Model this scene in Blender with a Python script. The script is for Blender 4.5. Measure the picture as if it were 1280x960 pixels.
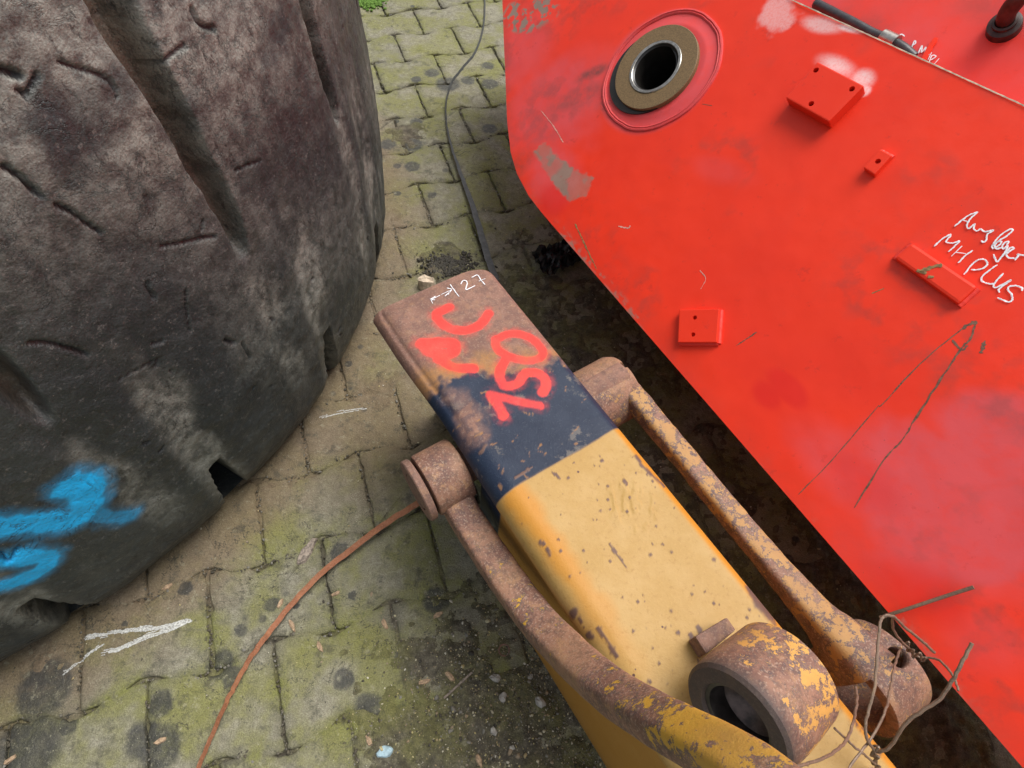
import bpy, bmesh, math, random
import numpy as np
from mathutils import Matrix, Vector

for o in list(bpy.data.objects): bpy.data.objects.remove(o)
scene = bpy.context.scene
COL = scene.collection
random.seed(7); RNG = np.random.default_rng(11)

# ------------------------------------------------------------------ camera
F, H = 750.0, 1.28                       # focal length (photo pixels), height above the paving (m)
_d = np.array([-35.0, 475.0, 750.0]); _d /= np.linalg.norm(_d)
_y = np.array([0, 0, 1.0]) - _d * _d[2]; _y /= np.linalg.norm(_y)
RM = np.array([np.cross(_y, -_d), _y, -_d])       # view axes -> world axes
CAM = np.array([0, 0, H])
cam_data = bpy.data.cameras.new("camera"); cam = bpy.data.objects.new("camera", cam_data); COL.objects.link(cam)
cam_data.sensor_width = 36; cam_data.lens = 36 * F / 1280; cam_data.clip_start = .02; cam_data.clip_end = 500
_ax = [RM @ np.array(v, float) for v in ((1, 0, 0), (0, -1, 0), (0, 0, -1))]
cam.matrix_world = Matrix([[_ax[0][k], _ax[1][k], _ax[2][k], CAM[k]] for k in range(3)] + [[0, 0, 0, 1]])
scene.camera = cam
scene.cycles.max_bounces = 6; scene.cycles.diffuse_bounces = 3; scene.cycles.glossy_bounces = 2

# ------------------------------------------------------------------ light
SUN_DIR = Vector((.34, .25, .95)).normalized()    # towards the brightest part of the overcast sky
world = bpy.data.worlds.new("World"); scene.world = world; world.use_nodes = True
wn = world.node_tree.nodes; wl = world.node_tree.links; wn.clear()
sky = wn.new("ShaderNodeTexSky"); sky.sky_type = 'NISHITA'; sky.sun_disc = False
sky.sun_elevation = math.asin(SUN_DIR.z); sky.sun_rotation = math.atan2(SUN_DIR.x, SUN_DIR.y)
sky.air_density = 1.0; sky.dust_density = 4.0; sky.ozone_density = 1.0
hsv = wn.new("ShaderNodeHueSaturation"); hsv.inputs['Saturation'].default_value = .30
bg = wn.new("ShaderNodeBackground"); bg.inputs[1].default_value = .085
wo = wn.new("ShaderNodeOutputWorld")
wl.new(sky.outputs[0], hsv.inputs['Color']); wl.new(hsv.outputs[0], bg.inputs[0]); wl.new(bg.outputs[0], wo.inputs[0])
sd = bpy.data.lights.new("sun", 'SUN'); sd.energy = 1.5; sd.angle = math.radians(35); sd.color = (1, .97, .93)
so = bpy.data.objects.new("sun", sd); COL.objects.link(so); so.location = (3, 3, 6)
so.rotation_euler = SUN_DIR.to_track_quat('Z', 'Y').to_euler()
vs = scene.view_settings; vs.view_transform = 'Standard'; vs.look = 'None'; vs.gamma = 1; vs.use_curve_mapping = False
vs.exposure = 0.98

# ------------------------------------------------------------------ geometry helpers
def ray(x, y): return RM @ np.array([x - 640.0, y - 480.0, F])
def at(x, y, z=0.0):
    d = ray(x, y); return CAM + d * ((z - H) / d[2])
U3 = np.array([.592, -.806, 0.0]); V3 = np.array([.806, .592, 0.0])     # along / across the yellow arm
def A3(s, t, z): return U3 * s + V3 * t + np.array([0, 0, z])
def arm_st(x, y, z=.45):
    p = at(x, y, z); return np.array([U3 @ p, V3 @ p])
def arm_tplane(x, y, t):
    d = ray(x, y); k = (t - V3 @ CAM) / (V3 @ d); p = CAM + d * k; return np.array([U3 @ p, p[2]])
PN = np.array([-.59382, -.32421, .73639]); PN /= np.linalg.norm(PN)     # face of the tilted red boom
P0 = at(900, 523, .35)
def on_plate(x, y, off=0.0):
    d = ray(x, y); return CAM + d * ((PN @ P0 + off - PN @ CAM) / (PN @ d))
PE = on_plate(1280, 940) - on_plate(720, 303); PE /= np.linalg.norm(PE)
PQ = np.cross(PN, PE)
def pq(x, y, off=0.0):
    p = on_plate(x, y, off) - P0; return np.array([PE @ p, PQ @ p])
def PL(p, q, h=0.0): return P0 + PE * p + PQ * q + PN * h
TC = np.array([-1.6126, 1.0888])
def tire_az(x, y, R=1.25):
    d = ray(x, y); e = CAM[:2] - TC; a = d[:2] @ d[:2]; b = 2 * d[:2] @ e; c = e @ e - R * R
    D = max(b * b - 4 * a * c, 0); k = (-b - math.sqrt(D)) / (2 * a); p = CAM + k * d
    return np.array([math.atan2(p[1] - TC[1], p[0] - TC[0]), p[2]])

def smooth(a, b, x):
    t = np.clip((x - a) / (b - a), 0, 1); return t * t * (3 - 2 * t)
def _hash(ix, iy, seed):
    n = (ix.astype(np.int64) * 374761393 + iy.astype(np.int64) * 668265263 + seed * 1274126177) & 0xffffffff
    n = ((n ^ (n >> 13)) * 1274126177) & 0xffffffff
    return ((n ^ (n >> 16)) & 0xffff) / 65535.0
def vnoise(x, y, seed=0):
    x = np.asarray(x, float); y = np.asarray(y, float)
    ix = np.floor(x); iy = np.floor(y); fx = x - ix; fy = y - iy
    fx = fx * fx * fx * (fx * (fx * 6 - 15) + 10); fy = fy * fy * fy * (fy * (fy * 6 - 15) + 10)
    a = _hash(ix, iy, seed); b = _hash(ix + 1, iy, seed); c = _hash(ix, iy + 1, seed); d = _hash(ix + 1, iy + 1, seed)
    return (a * (1 - fx) + b * fx) * (1 - fy) + (c * (1 - fx) + d * fx) * fy
def fbm(x, y, seed=0, oct=4, gain=.5):
    s = 0; a = 1; tot = 0
    for k in range(oct):
        s = s + a * vnoise(x * 2 ** k + 17.3 * k, y * 2 ** k - 9.1 * k, seed + k); tot += a; a *= gain
    return s / tot
def dist_poly(X, Y, pts):
    best = np.full(np.shape(X), 1e9)
    for (ax, ay), (bx, by) in zip(pts[:-1], pts[1:]):
        vx, vy = bx - ax, by - ay; L2 = vx * vx + vy * vy + 1e-12
        k = np.clip(((X - ax) * vx + (Y - ay) * vy) / L2, 0, 1)
        best = np.minimum(best, np.hypot(X - ax - k * vx, Y - ay - k * vy))
    return best
def catmull(pts, n=6):
    P = [np.asarray(p, float) for p in pts]
    if len(P) < 3: return P
    P = [2 * P[0] - P[1]] + P + [2 * P[-1] - P[-2]]; out = []
    for i in range(1, len(P) - 2):
        for k in range(n):
            t = k / n
            out.append(.5 * (2 * P[i] + (P[i + 1] - P[i - 1]) * t + (2 * P[i - 1] - 5 * P[i] + 4 * P[i + 1] - P[i + 2]) * t * t
                             + (3 * P[i] - P[i - 1] - 3 * P[i + 1] + P[i + 2]) * t ** 3))
    out.append(P[-2]); return out

# ------------------------------------------------------------------ object helpers
def props(o, label=None, cat=None, group=None, kind=None):
    for k, v in (('label', label), ('category', cat), ('group', group), ('kind', kind)):
        if v: o[k] = v
    return o
def thing(name, base, label, cat, group=None):
    o = bpy.data.objects.new(name, None); COL.objects.link(o); o.location = tuple(map(float, base)); o.empty_display_size = .05
    return props(o, label, cat, group)
def wloc(o):
    v = Vector(o.location)
    while o.parent: o = o.parent; v = v + Vector(o.location)
    return v
def mk(name, verts, faces, mat, parent=None, attrs=None, sm=True, uvbase=None):
    V = np.asarray(verts, np.float64); sharp = False
    c = (V.min(0) + V.max(0)) / 2; c[2] = V[:, 2].min()
    me = bpy.data.meshes.new(name)
    if isinstance(faces, np.ndarray):
        n = len(faces); k = faces.shape[1]
        me.vertices.add(len(V)); me.vertices.foreach_set('co', (V - c).astype(np.float32).ravel())
        me.loops.add(n * k); me.loops.foreach_set('vertex_index', faces.astype(np.int32).ravel())
        me.polygons.add(n); me.polygons.foreach_set('loop_start', np.arange(0, n * k, k, dtype=np.int32))
        me.update(calc_edges=True); me.validate()
    else:
        me.from_pydata((V - c).tolist(), [], faces)
        bm = bmesh.new(); bm.from_mesh(me); bmesh.ops.recalc_face_normals(bm, faces=bm.faces); bm.to_mesh(me); bm.free()
        sharp = True
    if attrs:
        for nm, a in attrs.items():
            at_ = me.attributes.new(nm, 'FLOAT', 'POINT'); at_.data.foreach_set('value', np.asarray(a, np.float32).ravel())
    if sm: me.polygons.foreach_set('use_smooth', np.ones(len(me.polygons), bool))
    if sm and sharp: me.set_sharp_from_angle(angle=math.radians(38))
    me.materials.append(mat)
    o = bpy.data.objects.new(name, me); COL.objects.link(o)
    if parent is not None: o.parent = parent; o.location = Vector(c) - wloc(parent)
    else: o.location = Vector(c)
    return o
def grid_faces(nu, nv, wrap=False):
    i = np.arange(nu if wrap else nu - 1)[:, None]; j = np.arange(nv - 1)[None, :]; i2 = (i + 1) % nu
    return np.stack([i * nv + j, i2 * nv + j, i2 * nv + j + 1, i * nv + j + 1], -1).reshape(-1, 4)
def tube(path, rad, seg=8, caps=True, jitter=0.0):
    P = np.array(path, float); n = len(P); T = np.gradient(P, axis=0); T /= np.linalg.norm(T, axis=1)[:, None] + 1e-12
    ref = np.array([0, 0, 1.0]) if abs(T[0][2]) < .9 else np.array([1.0, 0, 0])
    N = np.cross(T[0], ref); N /= np.linalg.norm(N); V = []
    R = np.full(n, rad) if np.isscalar(rad) else np.asarray(rad)
    for i in range(n):
        N = N - T[i] * (N @ T[i]); N /= np.linalg.norm(N); B = np.cross(T[i], N)
        for k in range(seg):
            a = 2 * math.pi * k / seg; r = R[i] * (1 + jitter * (random.random() - .5))
            V.append(P[i] + r * (N * math.cos(a) + B * math.sin(a)))
    Fc = []
    for i in range(n - 1):
        for k in range(seg):
            a, b = i * seg + k, i * seg + (k + 1) % seg; Fc.append((a, b, b + seg, a + seg))
    if caps: Fc.append(tuple(range(seg - 1, -1, -1))); Fc.append(tuple((n - 1) * seg + k for k in range(seg)))
    return V, Fc
def lathe(origin, axis, ref, prof, seg=64, wob=0.0, closed=False):
    """prof: (radius, height along axis)"""
    axis = np.asarray(axis, float); axis = axis / np.linalg.norm(axis); ref = np.asarray(ref, float)
    e1 = ref - axis * (ref @ axis); e1 /= np.linalg.norm(e1); e2 = np.cross(axis, e1); V = []
    for k in range(seg):
        a = 2 * math.pi * k / seg
        for r, h in prof:
            rr = r * (1 + wob * (fbm(np.array([math.cos(a) * 2 + 5]), np.array([math.sin(a) * 2 + h * 30]), 5)[0] - .5))
            V.append(np.asarray(origin) + e1 * rr * math.cos(a) + e2 * rr * math.sin(a) + axis * h)
    m = len(prof); Fc = []
    for k in range(seg):
        k2 = (k + 1) % seg
        for j in range(m - 1 + (1 if closed else 0)):
            j2 = (j + 1) % m
            Fc.append((k * m + j, k2 * m + j, k2 * m + j2, k * m + j2))
    return V, Fc
def ribbon(lines, width, pos, up, lift=.0006, wob=.35, seed=3):
    """flat strokes of paint / chalk lying on a surface: pos(x,y)->point, up: surface normal; 0.6 mm thick body"""
    V, Fc = [], []
    for li, pts in enumerate(lines):
        P = [pos(*p) for p in catmull(pts, 7)]
        P = np.array(P); T = np.gradient(P, axis=0); T /= np.linalg.norm(T, axis=1)[:, None] + 1e-12
        b = len(V); n = len(P)
        for i in range(n):
            sd_ = np.cross(up, T[i]); sd_ /= np.linalg.norm(sd_) + 1e-9
            w1 = width * .5 * (1 + wob * (random.random() - .5) * 2) * (.6 if i in (0, n - 1) else 1)
            w2 = width * .5 * (1 + wob * (random.random() - .5) * 2) * (.6 if i in (0, n - 1) else 1)
            V += [P[i] - sd_ * w1 + up * .0001, P[i] - sd_ * w1 * .8 + up * lift, P[i] + sd_ * w2 * .8 + up * lift, P[i] + sd_ * w2 + up * .0001]
        for i in range(n - 1):
            for k in range(3):
                a = b + i * 4 + k; Fc.append((a, a + 1, a + 5, a + 4))
    return V, Fc
def block(corners, up, h, bevel=.002, seg=2):
    """prism on a 4-corner base (world points), height h along up, bevelled; returns bmesh"""
    bm = bmesh.new(); up = np.asarray(up)
    lo = [bm.verts.new(tuple(c)) for c in corners]; hi = [bm.verts.new(tuple(np.asarray(c) + up * h)) for c in corners]
    n = len(corners)
    bm.faces.new(lo[::-1]); bm.faces.new(hi)
    for i in range(n): bm.faces.new((lo[i], lo[(i + 1) % n], hi[(i + 1) % n], hi[i]))
    bmesh.ops.recalc_face_normals(bm, faces=bm.faces)
    if bevel: bmesh.ops.bevel(bm, geom=list(bm.edges), offset=bevel, segments=seg, affect='EDGES', profile=.6)
    return bm
def from_bm(name, bm, mat, parent=None, sm=False):
    V = [tuple(v.co) for v in bm.verts]; bm.verts.index_update(); Fc = [tuple(v.index for v in f.verts) for f in bm.faces]; bm.free()
    return mk(name, V, Fc, mat, parent, sm=sm)
def cut(o, cutters):
    """real holes: boolean difference, then the cutter meshes are thrown away"""
    for V, Fc in cutters:
        c = mk('cutter', V, Fc, o.data.materials[0]); m = o.modifiers.new('b', 'BOOLEAN'); m.object = c; m.operation = 'DIFFERENCE'; m.solver = 'EXACT'
        if o.parent: bpy.context.view_layer.update()
        bpy.context.view_layer.update()
        dg = bpy.context.evaluated_depsgraph_get(); me = bpy.data.meshes.new_from_object(o.evaluated_get(dg))
        o.modifiers.clear(); o.data = me; bpy.data.objects.remove(c)

# ------------------------------------------------------------------ material helpers
class NT:
    def __init__(s, name):
        s.m = bpy.data.materials.new(name); s.m.use_nodes = True; s.t = s.m.node_tree; s.n = s.t.nodes; s.l = s.t.links
        s.b = s.n['Principled BSDF']; s._pos = None
    def link(s, a, b): s.l.new(a, b)
    def pos(s):
        if s._pos is None: s._pos = s.n.new('ShaderNodeNewGeometry').outputs['Position']
        return s._pos
    def obj(s): return s.n.new('ShaderNodeTexCoord').outputs['Object']
    def scale(s, v, sc):
        q = s.n.new('ShaderNodeVectorMath'); q.operation = 'MULTIPLY'; s.link(v, q.inputs[0]); q.inputs[1].default_value = sc; return q.outputs[0]
    def noise(s, scale, det=4, rough=.55, v=None, dist=0, col=False):
        q = s.n.new('ShaderNodeTexNoise'); q.inputs['Scale'].default_value = scale; q.inputs['Detail'].default_value = det
        q.inputs['Roughness'].default_value = rough; q.inputs['Distortion'].default_value = dist
        s.link(v if v is not None else s.pos(), q.inputs['Vector']); return q.outputs['Color' if col else 'Fac']
    def voro(s, scale, v=None, feat='F1', rnd=1):
        q = s.n.new('ShaderNodeTexVoronoi'); q.feature = feat; q.inputs['Scale'].default_value = scale; q.inputs['Randomness'].default_value = rnd
        s.link(v if v is not None else s.pos(), q.inputs['Vector']); return q.outputs['Distance']
    def ramp(s, f, a, b, lo=0, hi=1):
        q = s.n.new('ShaderNodeMapRange'); q.interpolation_type = 'SMOOTHSTEP'; q.inputs[1].default_value = a; q.inputs[2].default_value = b
        q.inputs[3].default_value = lo; q.inputs[4].default_value = hi; s.link(f, q.inputs[0]); return q.outputs[0]
    def math(s, op, a, b=None, clamp=False):
        q = s.n.new('ShaderNodeMath'); q.operation = op; q.use_clamp = clamp
        for i, x in enumerate((a, b)):
            if x is None: continue
            if isinstance(x, (int, float)): q.inputs[i].default_value = x
            else: s.link(x, q.inputs[i])
        return q.outputs[0]
    def mix(s, f, a, b, mode='MIX'):
        q = s.n.new('ShaderNodeMix'); q.data_type = 'RGBA'; q.blend_type = mode
        for i, x in ((0, f), (6, a), (7, b)):
            if isinstance(x, (int, float)): q.inputs[i].default_value = x
            elif isinstance(x, tuple): q.inputs[i].default_value = (*x, 1)
            else: s.link(x, q.inputs[i])
        return q.outputs[2]
    def attr(s, nm):
        q = s.n.new('ShaderNodeAttribute'); q.attribute_name = nm; return q.outputs['Fac']
    def out(s, col, rough=.6, bump=None, bstr=.3, bdist=.002, metal=0, spec=.5):
        if isinstance(col, tuple): s.b.inputs['Base Color'].default_value = (*col, 1)
        else: s.link(col, s.b.inputs['Base Color'])
        for nm, x in (('Roughness', rough), ('Metallic', metal), ('Specular IOR Level', spec)):
            if isinstance(x, (int, float)): s.b.inputs[nm].default_value = x
            else: s.link(x, s.b.inputs[nm])
        if bump is not None:
            q = s.n.new('ShaderNodeBump'); q.inputs['Strength'].default_value = bstr; q.inputs['Distance'].default_value = bdist
            s.link(bump, q.inputs['Height']); s.link(q.outputs[0], s.b.inputs['Normal'])
        return s.m

def mat_rubber():
    t = NT('worn_rubber'); p = t.pos()
    n1 = t.noise(5, 5, .6); n2 = t.noise(40, 5, .65); n3 = t.noise(220, 3, .6); n4 = t.noise(14, 4, .6)
    c = t.mix(t.ramp(n1, .35, .7), (.028, .034, .036), (.052, .060, .060))
    c = t.mix(t.ramp(n4, .52, .72, 0, .6), c, (.080, .086, .078))
    du = t.math('MULTIPLY', t.attr('dust'), t.ramp(n2, .34, .62, .25, 1))
    c = t.mix(t.math('MULTIPLY', du, .85), c, (.33, .33, .285))
    c = t.mix(t.math('MULTIPLY', t.attr('earth'), t.ramp(n2, .3, .55, .4, 1)), c, (.185, .140, .095))
    sp = t.ramp(t.voro(110), .12, .05); sp = t.math('MULTIPLY', sp, t.ramp(t.noise(12, 2), .42, .58))
    c = t.mix(t.math('MULTIPLY', sp, .6), c, (.42, .38, .32))
    c = t.mix(.55, c, t.mix(t.ramp(t.noise(420, 2, .6), .36, .64), (.45, .45, .45), (1, 1, 1)), 'MULTIPLY')
    c = t.mix(t.ramp(t.noise(95, 6, .8), .55, .68, 0, .5), c, (.24, .23, .21)); c = t.mix(t.ramp(t.noise(45, 6, .8, t.scale(t.pos(), (1, 1, .5))), .55, .66, 0, .75), c, (.020, .020, .020))
    rg = t.math('ABSOLUTE', t.math('SUBTRACT', t.noise(16, 6, .7, dist=.6), .5)); ck = t.math('MULTIPLY', t.ramp(rg, .014, .003), t.ramp(t.noise(6, 3), .47, .56))
    c = t.mix(t.math('MULTIPLY', ck, .38), c, (.012, .012, .012))
    bl = t.math('MULTIPLY', t.attr('blue'), t.ramp(n3, .25, .5, .75, 1)); bl = t.math('MULTIPLY', bl, t.math('SUBTRACT', 1, t.math('MULTIPLY', ck, .6))); c = t.mix(bl, c, (.012, .50, 1.0))
    h = t.math('ADD', t.math('MULTIPLY', n2, .8), t.math('MULTIPLY', n3, .38)); h = t.math('SUBTRACT', h, t.math('MULTIPLY', ck, .35))
    return t.out(c, t.ramp(n2, .3, .7, .36, .62), h, .8, .0045)
def mat_redpaint(nm='red_boom_paint'):
    t = NT(nm); n1 = t.noise(4, 4, .6); n2 = t.noise(30, 5, .65); n3 = t.noise(260, 3, .6); n4 = t.noise(11, 6, .7)
    c = t.mix(t.ramp(n1, .35, .7), (.84, .042, .014), (.78, .036, .014))
    c = t.mix(t.ramp(n4, .5, .75, 0, .35), c, (.70, .040, .022))
    pk = t.math('MULTIPLY', t.attr('pink'), t.ramp(n2, .3, .6, .7, 1))
    c = t.mix(t.math('MULTIPLY', pk, .9), c, (.66, .080, .088))
    c = t.mix(t.math('MULTIPLY', t.attr('deep'), .7), c, (.70, .020, .014))
    c = t.mix(t.math('MULTIPLY', t.attr('white'), t.ramp(n3, .25, .6, .6, .95)), c, (.80, .60, .58))
    g = t.math('MULTIPLY', t.attr('grime'), t.ramp(n2, .3, .65, .3, 1)); c = t.mix(g, c, (.10, .055, .05))
    c = t.mix(t.attr('bare'), c, t.mix(n2, (.20, .13, .10), (.33, .24, .19)))
    st2 = t.noise(26, 5, .75); c = t.mix(t.ramp(st2, .60, .72, 0, .4), c, (.45, .030, .022))
    sp = t.math('MULTIPLY', t.ramp(t.voro(55), .05, .02), t.ramp(t.noise(6, 2), .48, .6)); c = t.mix(t.math('MULTIPLY', sp, .7), c, (.12, .05, .04))
    r = t.ramp(n2, .3, .7, .34, .5); r = t.math('ADD', r, t.math('MULTIPLY', pk, .18))
    return t.out(c, r, t.math('ADD', n2, t.math('MULTIPLY', n3, .4)), .12, .002, 0, .3)
RUST_A, RUST_B, RUST_C = (.17, .080, .055), (.30, .155, .105), (.095, .055, .046)
def rust_col(t, v=None):
    n1 = t.noise(14, 4, .65, v); n2 = t.noise(75, 6, .8, v); n3 = t.noise(330, 2, .6, v)
    c = t.mix(t.ramp(n1, .35, .65), RUST_A, RUST_B); c = t.mix(t.ramp(n2, .46, .58, 0, .75), c, RUST_C)
    c = t.mix(t.ramp(t.noise(40, 6, .8, v), .53, .62, 0, .7), c, (.36, .20, .10)); c = t.mix(t.ramp(n3, .52, .68, 0, .6), c, (.42, .29, .21)); return c, n1, n2, n3
def mat_arm():
    t = NT('painted_arm'); c, n1, n2, n3 = rust_col(t)
    c = t.mix(.5, c, (.215, .125, .100))
    c = t.mix(t.attr('ochre'), c, t.mix(t.ramp(n2, .35, .65), (.42, .20, .045), (.30, .16, .07)))
    bl = t.mix(t.ramp(n1, .3, .7), (.011, .018, .038), (.022, .032, .056))
    bl = t.mix(t.ramp(t.noise(24, 5, .7), .58, .66, 0, .6), bl, (.17, .15, .13)); bl = t.mix(t.ramp(n3, .60, .72, 0, .2), bl, (.12, .14, .17))
    c = t.mix(t.attr('blue'), c, bl)
    ye = t.mix(t.ramp(n1, .35, .7), (.395, .240, .072), (.445, .285, .105)); ye = t.mix(t.ramp(n3, .45, .75, 0, .35), ye, (.47, .30, .10)); ye = t.mix(t.ramp(t.noise(120, 5, .75), .54, .66, 0, .45), ye, (.30, .16, .045))
    ye = t.mix(t.attr('orange'), ye, (.50, .205, .020))
    c = t.mix(t.attr('yellow'), c, ye)
    sp = t.math('MULTIPLY', t.ramp(t.voro(60), .14, .10), t.ramp(t.noise(13, 3), .56, .62)); c = t.mix(t.math('MULTIPLY', sp, t.attr('yellow')), c, (.11, .055, .045))
    c = t.mix(t.attr('chip'), c, t.mix(n2, (.075, .05, .048), (.20, .11, .075)))
    c = t.mix(t.math('MULTIPLY', t.attr('spray'), t.ramp(n3, .2, .5, .72, 1)), c, t.mix(n2, (.74, .040, .032), (.86, .075, .060)))
    r = t.math('SUBTRACT', .70, t.math('MULTIPLY', t.attr('yellow'), .22)); r = t.math('SUBTRACT', r, t.math('MULTIPLY', t.attr('blue'), .22))
    h = t.math('ADD', n2, t.math('MULTIPLY', n3, .7)); h = t.math('SUBTRACT', h, t.math('MULTIPLY', t.attr('chip'), 1.2))
    return t.out(c, r, h, .28, .0016, 0, .22)
def mat_link(name, thr, ycol=(.62, .37, .05)):
    t = NT(name); c, n1, n2, n3 = rust_col(t)
    f = t.math('ADD', t.noise(38, 8, .78), t.math('MULTIPLY', t.attr('yel'), .30))
    c = t.mix(t.ramp(f, thr - .04, thr - .01, 0, .75), c, (.06, .062, .075))
    c = t.mix(t.ramp(f, thr, thr + .02), c, t.mix(n2, ycol, (ycol[0] * .75, ycol[1] * .62, ycol[2] * .8)))
    c = t.mix(t.ramp(t.noise(7, 4, .6), .45, .7, 0, .5), c, (.30, .16, .075), 'MIX')
    c = t.mix(t.attr('dark'), c, (.05, .04, .036))
    return t.out(c, .66, t.math('ADD', n2, t.math('MULTIPLY', n3, .6)), .4, .0022)
def mat_rust(name, tint, k=.6, rough=.8, metal=0):
    t = NT(name); c, n1, n2, n3 = rust_col(t); c = t.mix(k, c, tint); c = t.mix(t.ramp(n2, .55, .75, 0, .6), c, tuple(x * .45 for x in tint))
    return t.out(c, rough, t.math('ADD', n2, n3), .4, .001, metal)
def mat_plain(name, col, rough=.6, metal=0, var=.35, sc=80, bs=.25, bd=.001):
    t = NT(name); n = t.noise(sc, 4, .6); c = t.mix(t.ramp(n, .3, .7), tuple(x * (1 - var) for x in col), tuple(min(1, x * (1 + var)) for x in col))
    return t.out(c, rough, n, bs, bd, metal)

SPOTS = [(275, 830, .030), (200, 935, .040), (290, 845, .022), (180, 925, .035), (300, 787, .014), (340, 755, .017), (370, 757, .009), (425, 690, .024),
         (55, 860, .055), (85, 905, .020), (30, 940, .070), (200, 880, .026), (232, 735, .016), (155, 780, .006), (440, 745, .010), (545, 750, .030),
         (540, 92, .030), (612, 105, .035), (612, 160, .030), (505, 165, .045), (515, 180, .040), (520, 152, .024), (485, 180, .030), (515, 208, .028),
         (497, 207, .014), (560, 105, .05), (520, 100, .022), (585, 100, .03), (540, 243, .016), (497, 241, .012), (610, 82, .028), (640, 560, .05), (505, 820, .020), (460, 885, .030), (430, 850, .022)]
def ground_color(t, stone=True):
    n1 = t.noise(9, 3, .62); n2 = t.noise(55, 4, .7); n3 = t.noise(330, 2, .6)
    if stone:
        oi = t.n.new('ShaderNodeObjectInfo').outputs['Random']
        c = t.mix(t.ramp(n2, .3, .7), (.165, .155, .112), (.305, .288, .218))
        c = t.mix(t.math('MULTIPLY', oi, .45), c, (.33, .305, .21))
    else:
        c = t.mix(t.ramp(n2, .35, .65), (.060, .051, .037), (.150, .132, .092))
    g = t.math('MULTIPLY', t.ramp(n1, .38, .62), t.ramp(n2, .25, .6, .35, 1))
    c = t.mix(t.math('MULTIPLY', g, .74 if stone else .5), c, (.200, .198, .046))
    c = t.mix(t.ramp(t.noise(4.2, 3, .5), .52, .66, 0, .5 if stone else .35), c, (.215, .215, .050))
    if stone:
        rm = t.math('MULTIPLY', t.attr('rim'), t.ramp(n2, .30, .60)); c = t.mix(t.math('MULTIPLY', rm, .6), c, t.mix(t.ramp(n1, .4, .6), (.075, .065, .035), (.19, .20, .045)))
    # brown soil trodden in beside the tyre and the arm
    q = t.n.new('ShaderNodeVectorMath'); q.operation = 'DISTANCE'; q.inputs[1].default_value = (TC[0], TC[1], 0); t.link(t.pos(), q.inputs[0])
    br = t.ramp(t.math('ADD', q.outputs['Value'], t.math('MULTIPLY', t.math('SUBTRACT', n1, .5), .22)), 1.40, 1.24)
    a = at(480, 520); q2 = t.n.new('ShaderNodeVectorMath'); q2.operation = 'DISTANCE'; q2.inputs[1].default_value = tuple(a); t.link(t.pos(), q2.inputs[0])
    br = t.math('MAXIMUM', br, t.ramp(t.math('ADD', q2.outputs['Value'], t.math('MULTIPLY', n1, .2)), .42, .16))
    c = t.mix(t.math('MULTIPLY', br, .8), c, t.mix(n2, (.15, .105, .062), (.28, .205, .130)))
    # oil drips
    w = t.noise(48, 5, .7, col=True); mx = None
    qa = t.n.new('ShaderNodeVectorMath'); qa.operation = 'MULTIPLY_ADD'; t.link(w, qa.inputs[0]); qa.inputs[1].default_value = (.022, .022, 0)
    qb = t.n.new('ShaderNodeVectorMath'); qb.operation = 'ADD'; qb.inputs[1].default_value = (-.011, -.011, 0); t.link(t.pos(), qb.inputs[0]); t.link(qb.outputs[0], qa.inputs[2])
    for x, y, r in (SPOTS if stone else []):
        g_ = at(x, y); d = t.n.new('ShaderNodeVectorMath'); d.operation = 'DISTANCE'; d.inputs[1].default_value = tuple(g_); t.link(qa.outputs[0], d.inputs[0])
        m = t.ramp(d.outputs['Value'], r * 1.1, r * .7); mx = m if mx is None else t.math('MAXIMUM', mx, m)
    if mx is None: mx = t.math('MULTIPLY', n1, 0)
    vv = t.math('MULTIPLY', t.ramp(t.voro(17), .20, .13), t.ramp(t.noise(3.1, 2), .54, .6)); mx = t.math('MAXIMUM', mx, vv)
    v2 = t.math('MULTIPLY', t.ramp(t.voro(70), .2, .12), t.ramp(t.noise(12, 2), .5, .6)); mx = t.math('MAXIMUM', mx, t.math('MULTIPLY', v2, .7))
    c = t.mix(t.math('MULTIPLY', t.math('MULTIPLY', mx, t.ramp(n2, .25, .6, .45, .9)), 1), c, (.040, .040, .036))
    sp = t.math('MULTIPLY', t.ramp(t.voro(150), .15, .08), t.ramp(t.noise(40, 2), .46, .58)); c = t.mix(t.math('MULTIPLY', sp, .75), c, (.42, .39, .27))
    c = t.mix(.6, c, t.mix(t.ramp(t.noise(420, 2, .6), .34, .66), (.42, .42, .40), (1, 1, 1)), 'MULTIPLY')
    if stone:
        rg = t.math('ABSOLUTE', t.math('SUBTRACT', t.noise(6.5, 5, .7, dist=.4), .5)); c = t.mix(t.math('MULTIPLY', t.ramp(rg, .006, .001), t.ramp(t.noise(2.2, 2), .5, .56, 0, .8)), c, (.045, .040, .028))
    c = t.mix(t.ramp(t.noise(26, 6, .75), .52, .66, 0, .6), c, (.058, .054, .038)); c = t.mix(t.ramp(t.noise(60, 5, .8), .56, .68, 0, .5), c, (.34, .32, .22))
    return c, n1, n2, n3, mx
def mat_paver():
    t = NT('mossy_concrete'); c, n1, n2, n3, mx = ground_color(t)
    h = t.math('ADD', t.math('MULTIPLY', n2, 1.1), t.math('MULTIPLY', n3, .5))
    return t.out(c, t.math('SUBTRACT', .88, t.math('MULTIPLY', mx, .25)), h, .8, .0045)
def mat_soil():
    t = NT('mossy_soil'); c, n1, n2, n3, mx = ground_color(t, False); h = t.math('ADD', n2, n3); return t.out(c, .9, h, .6, .004)
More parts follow.
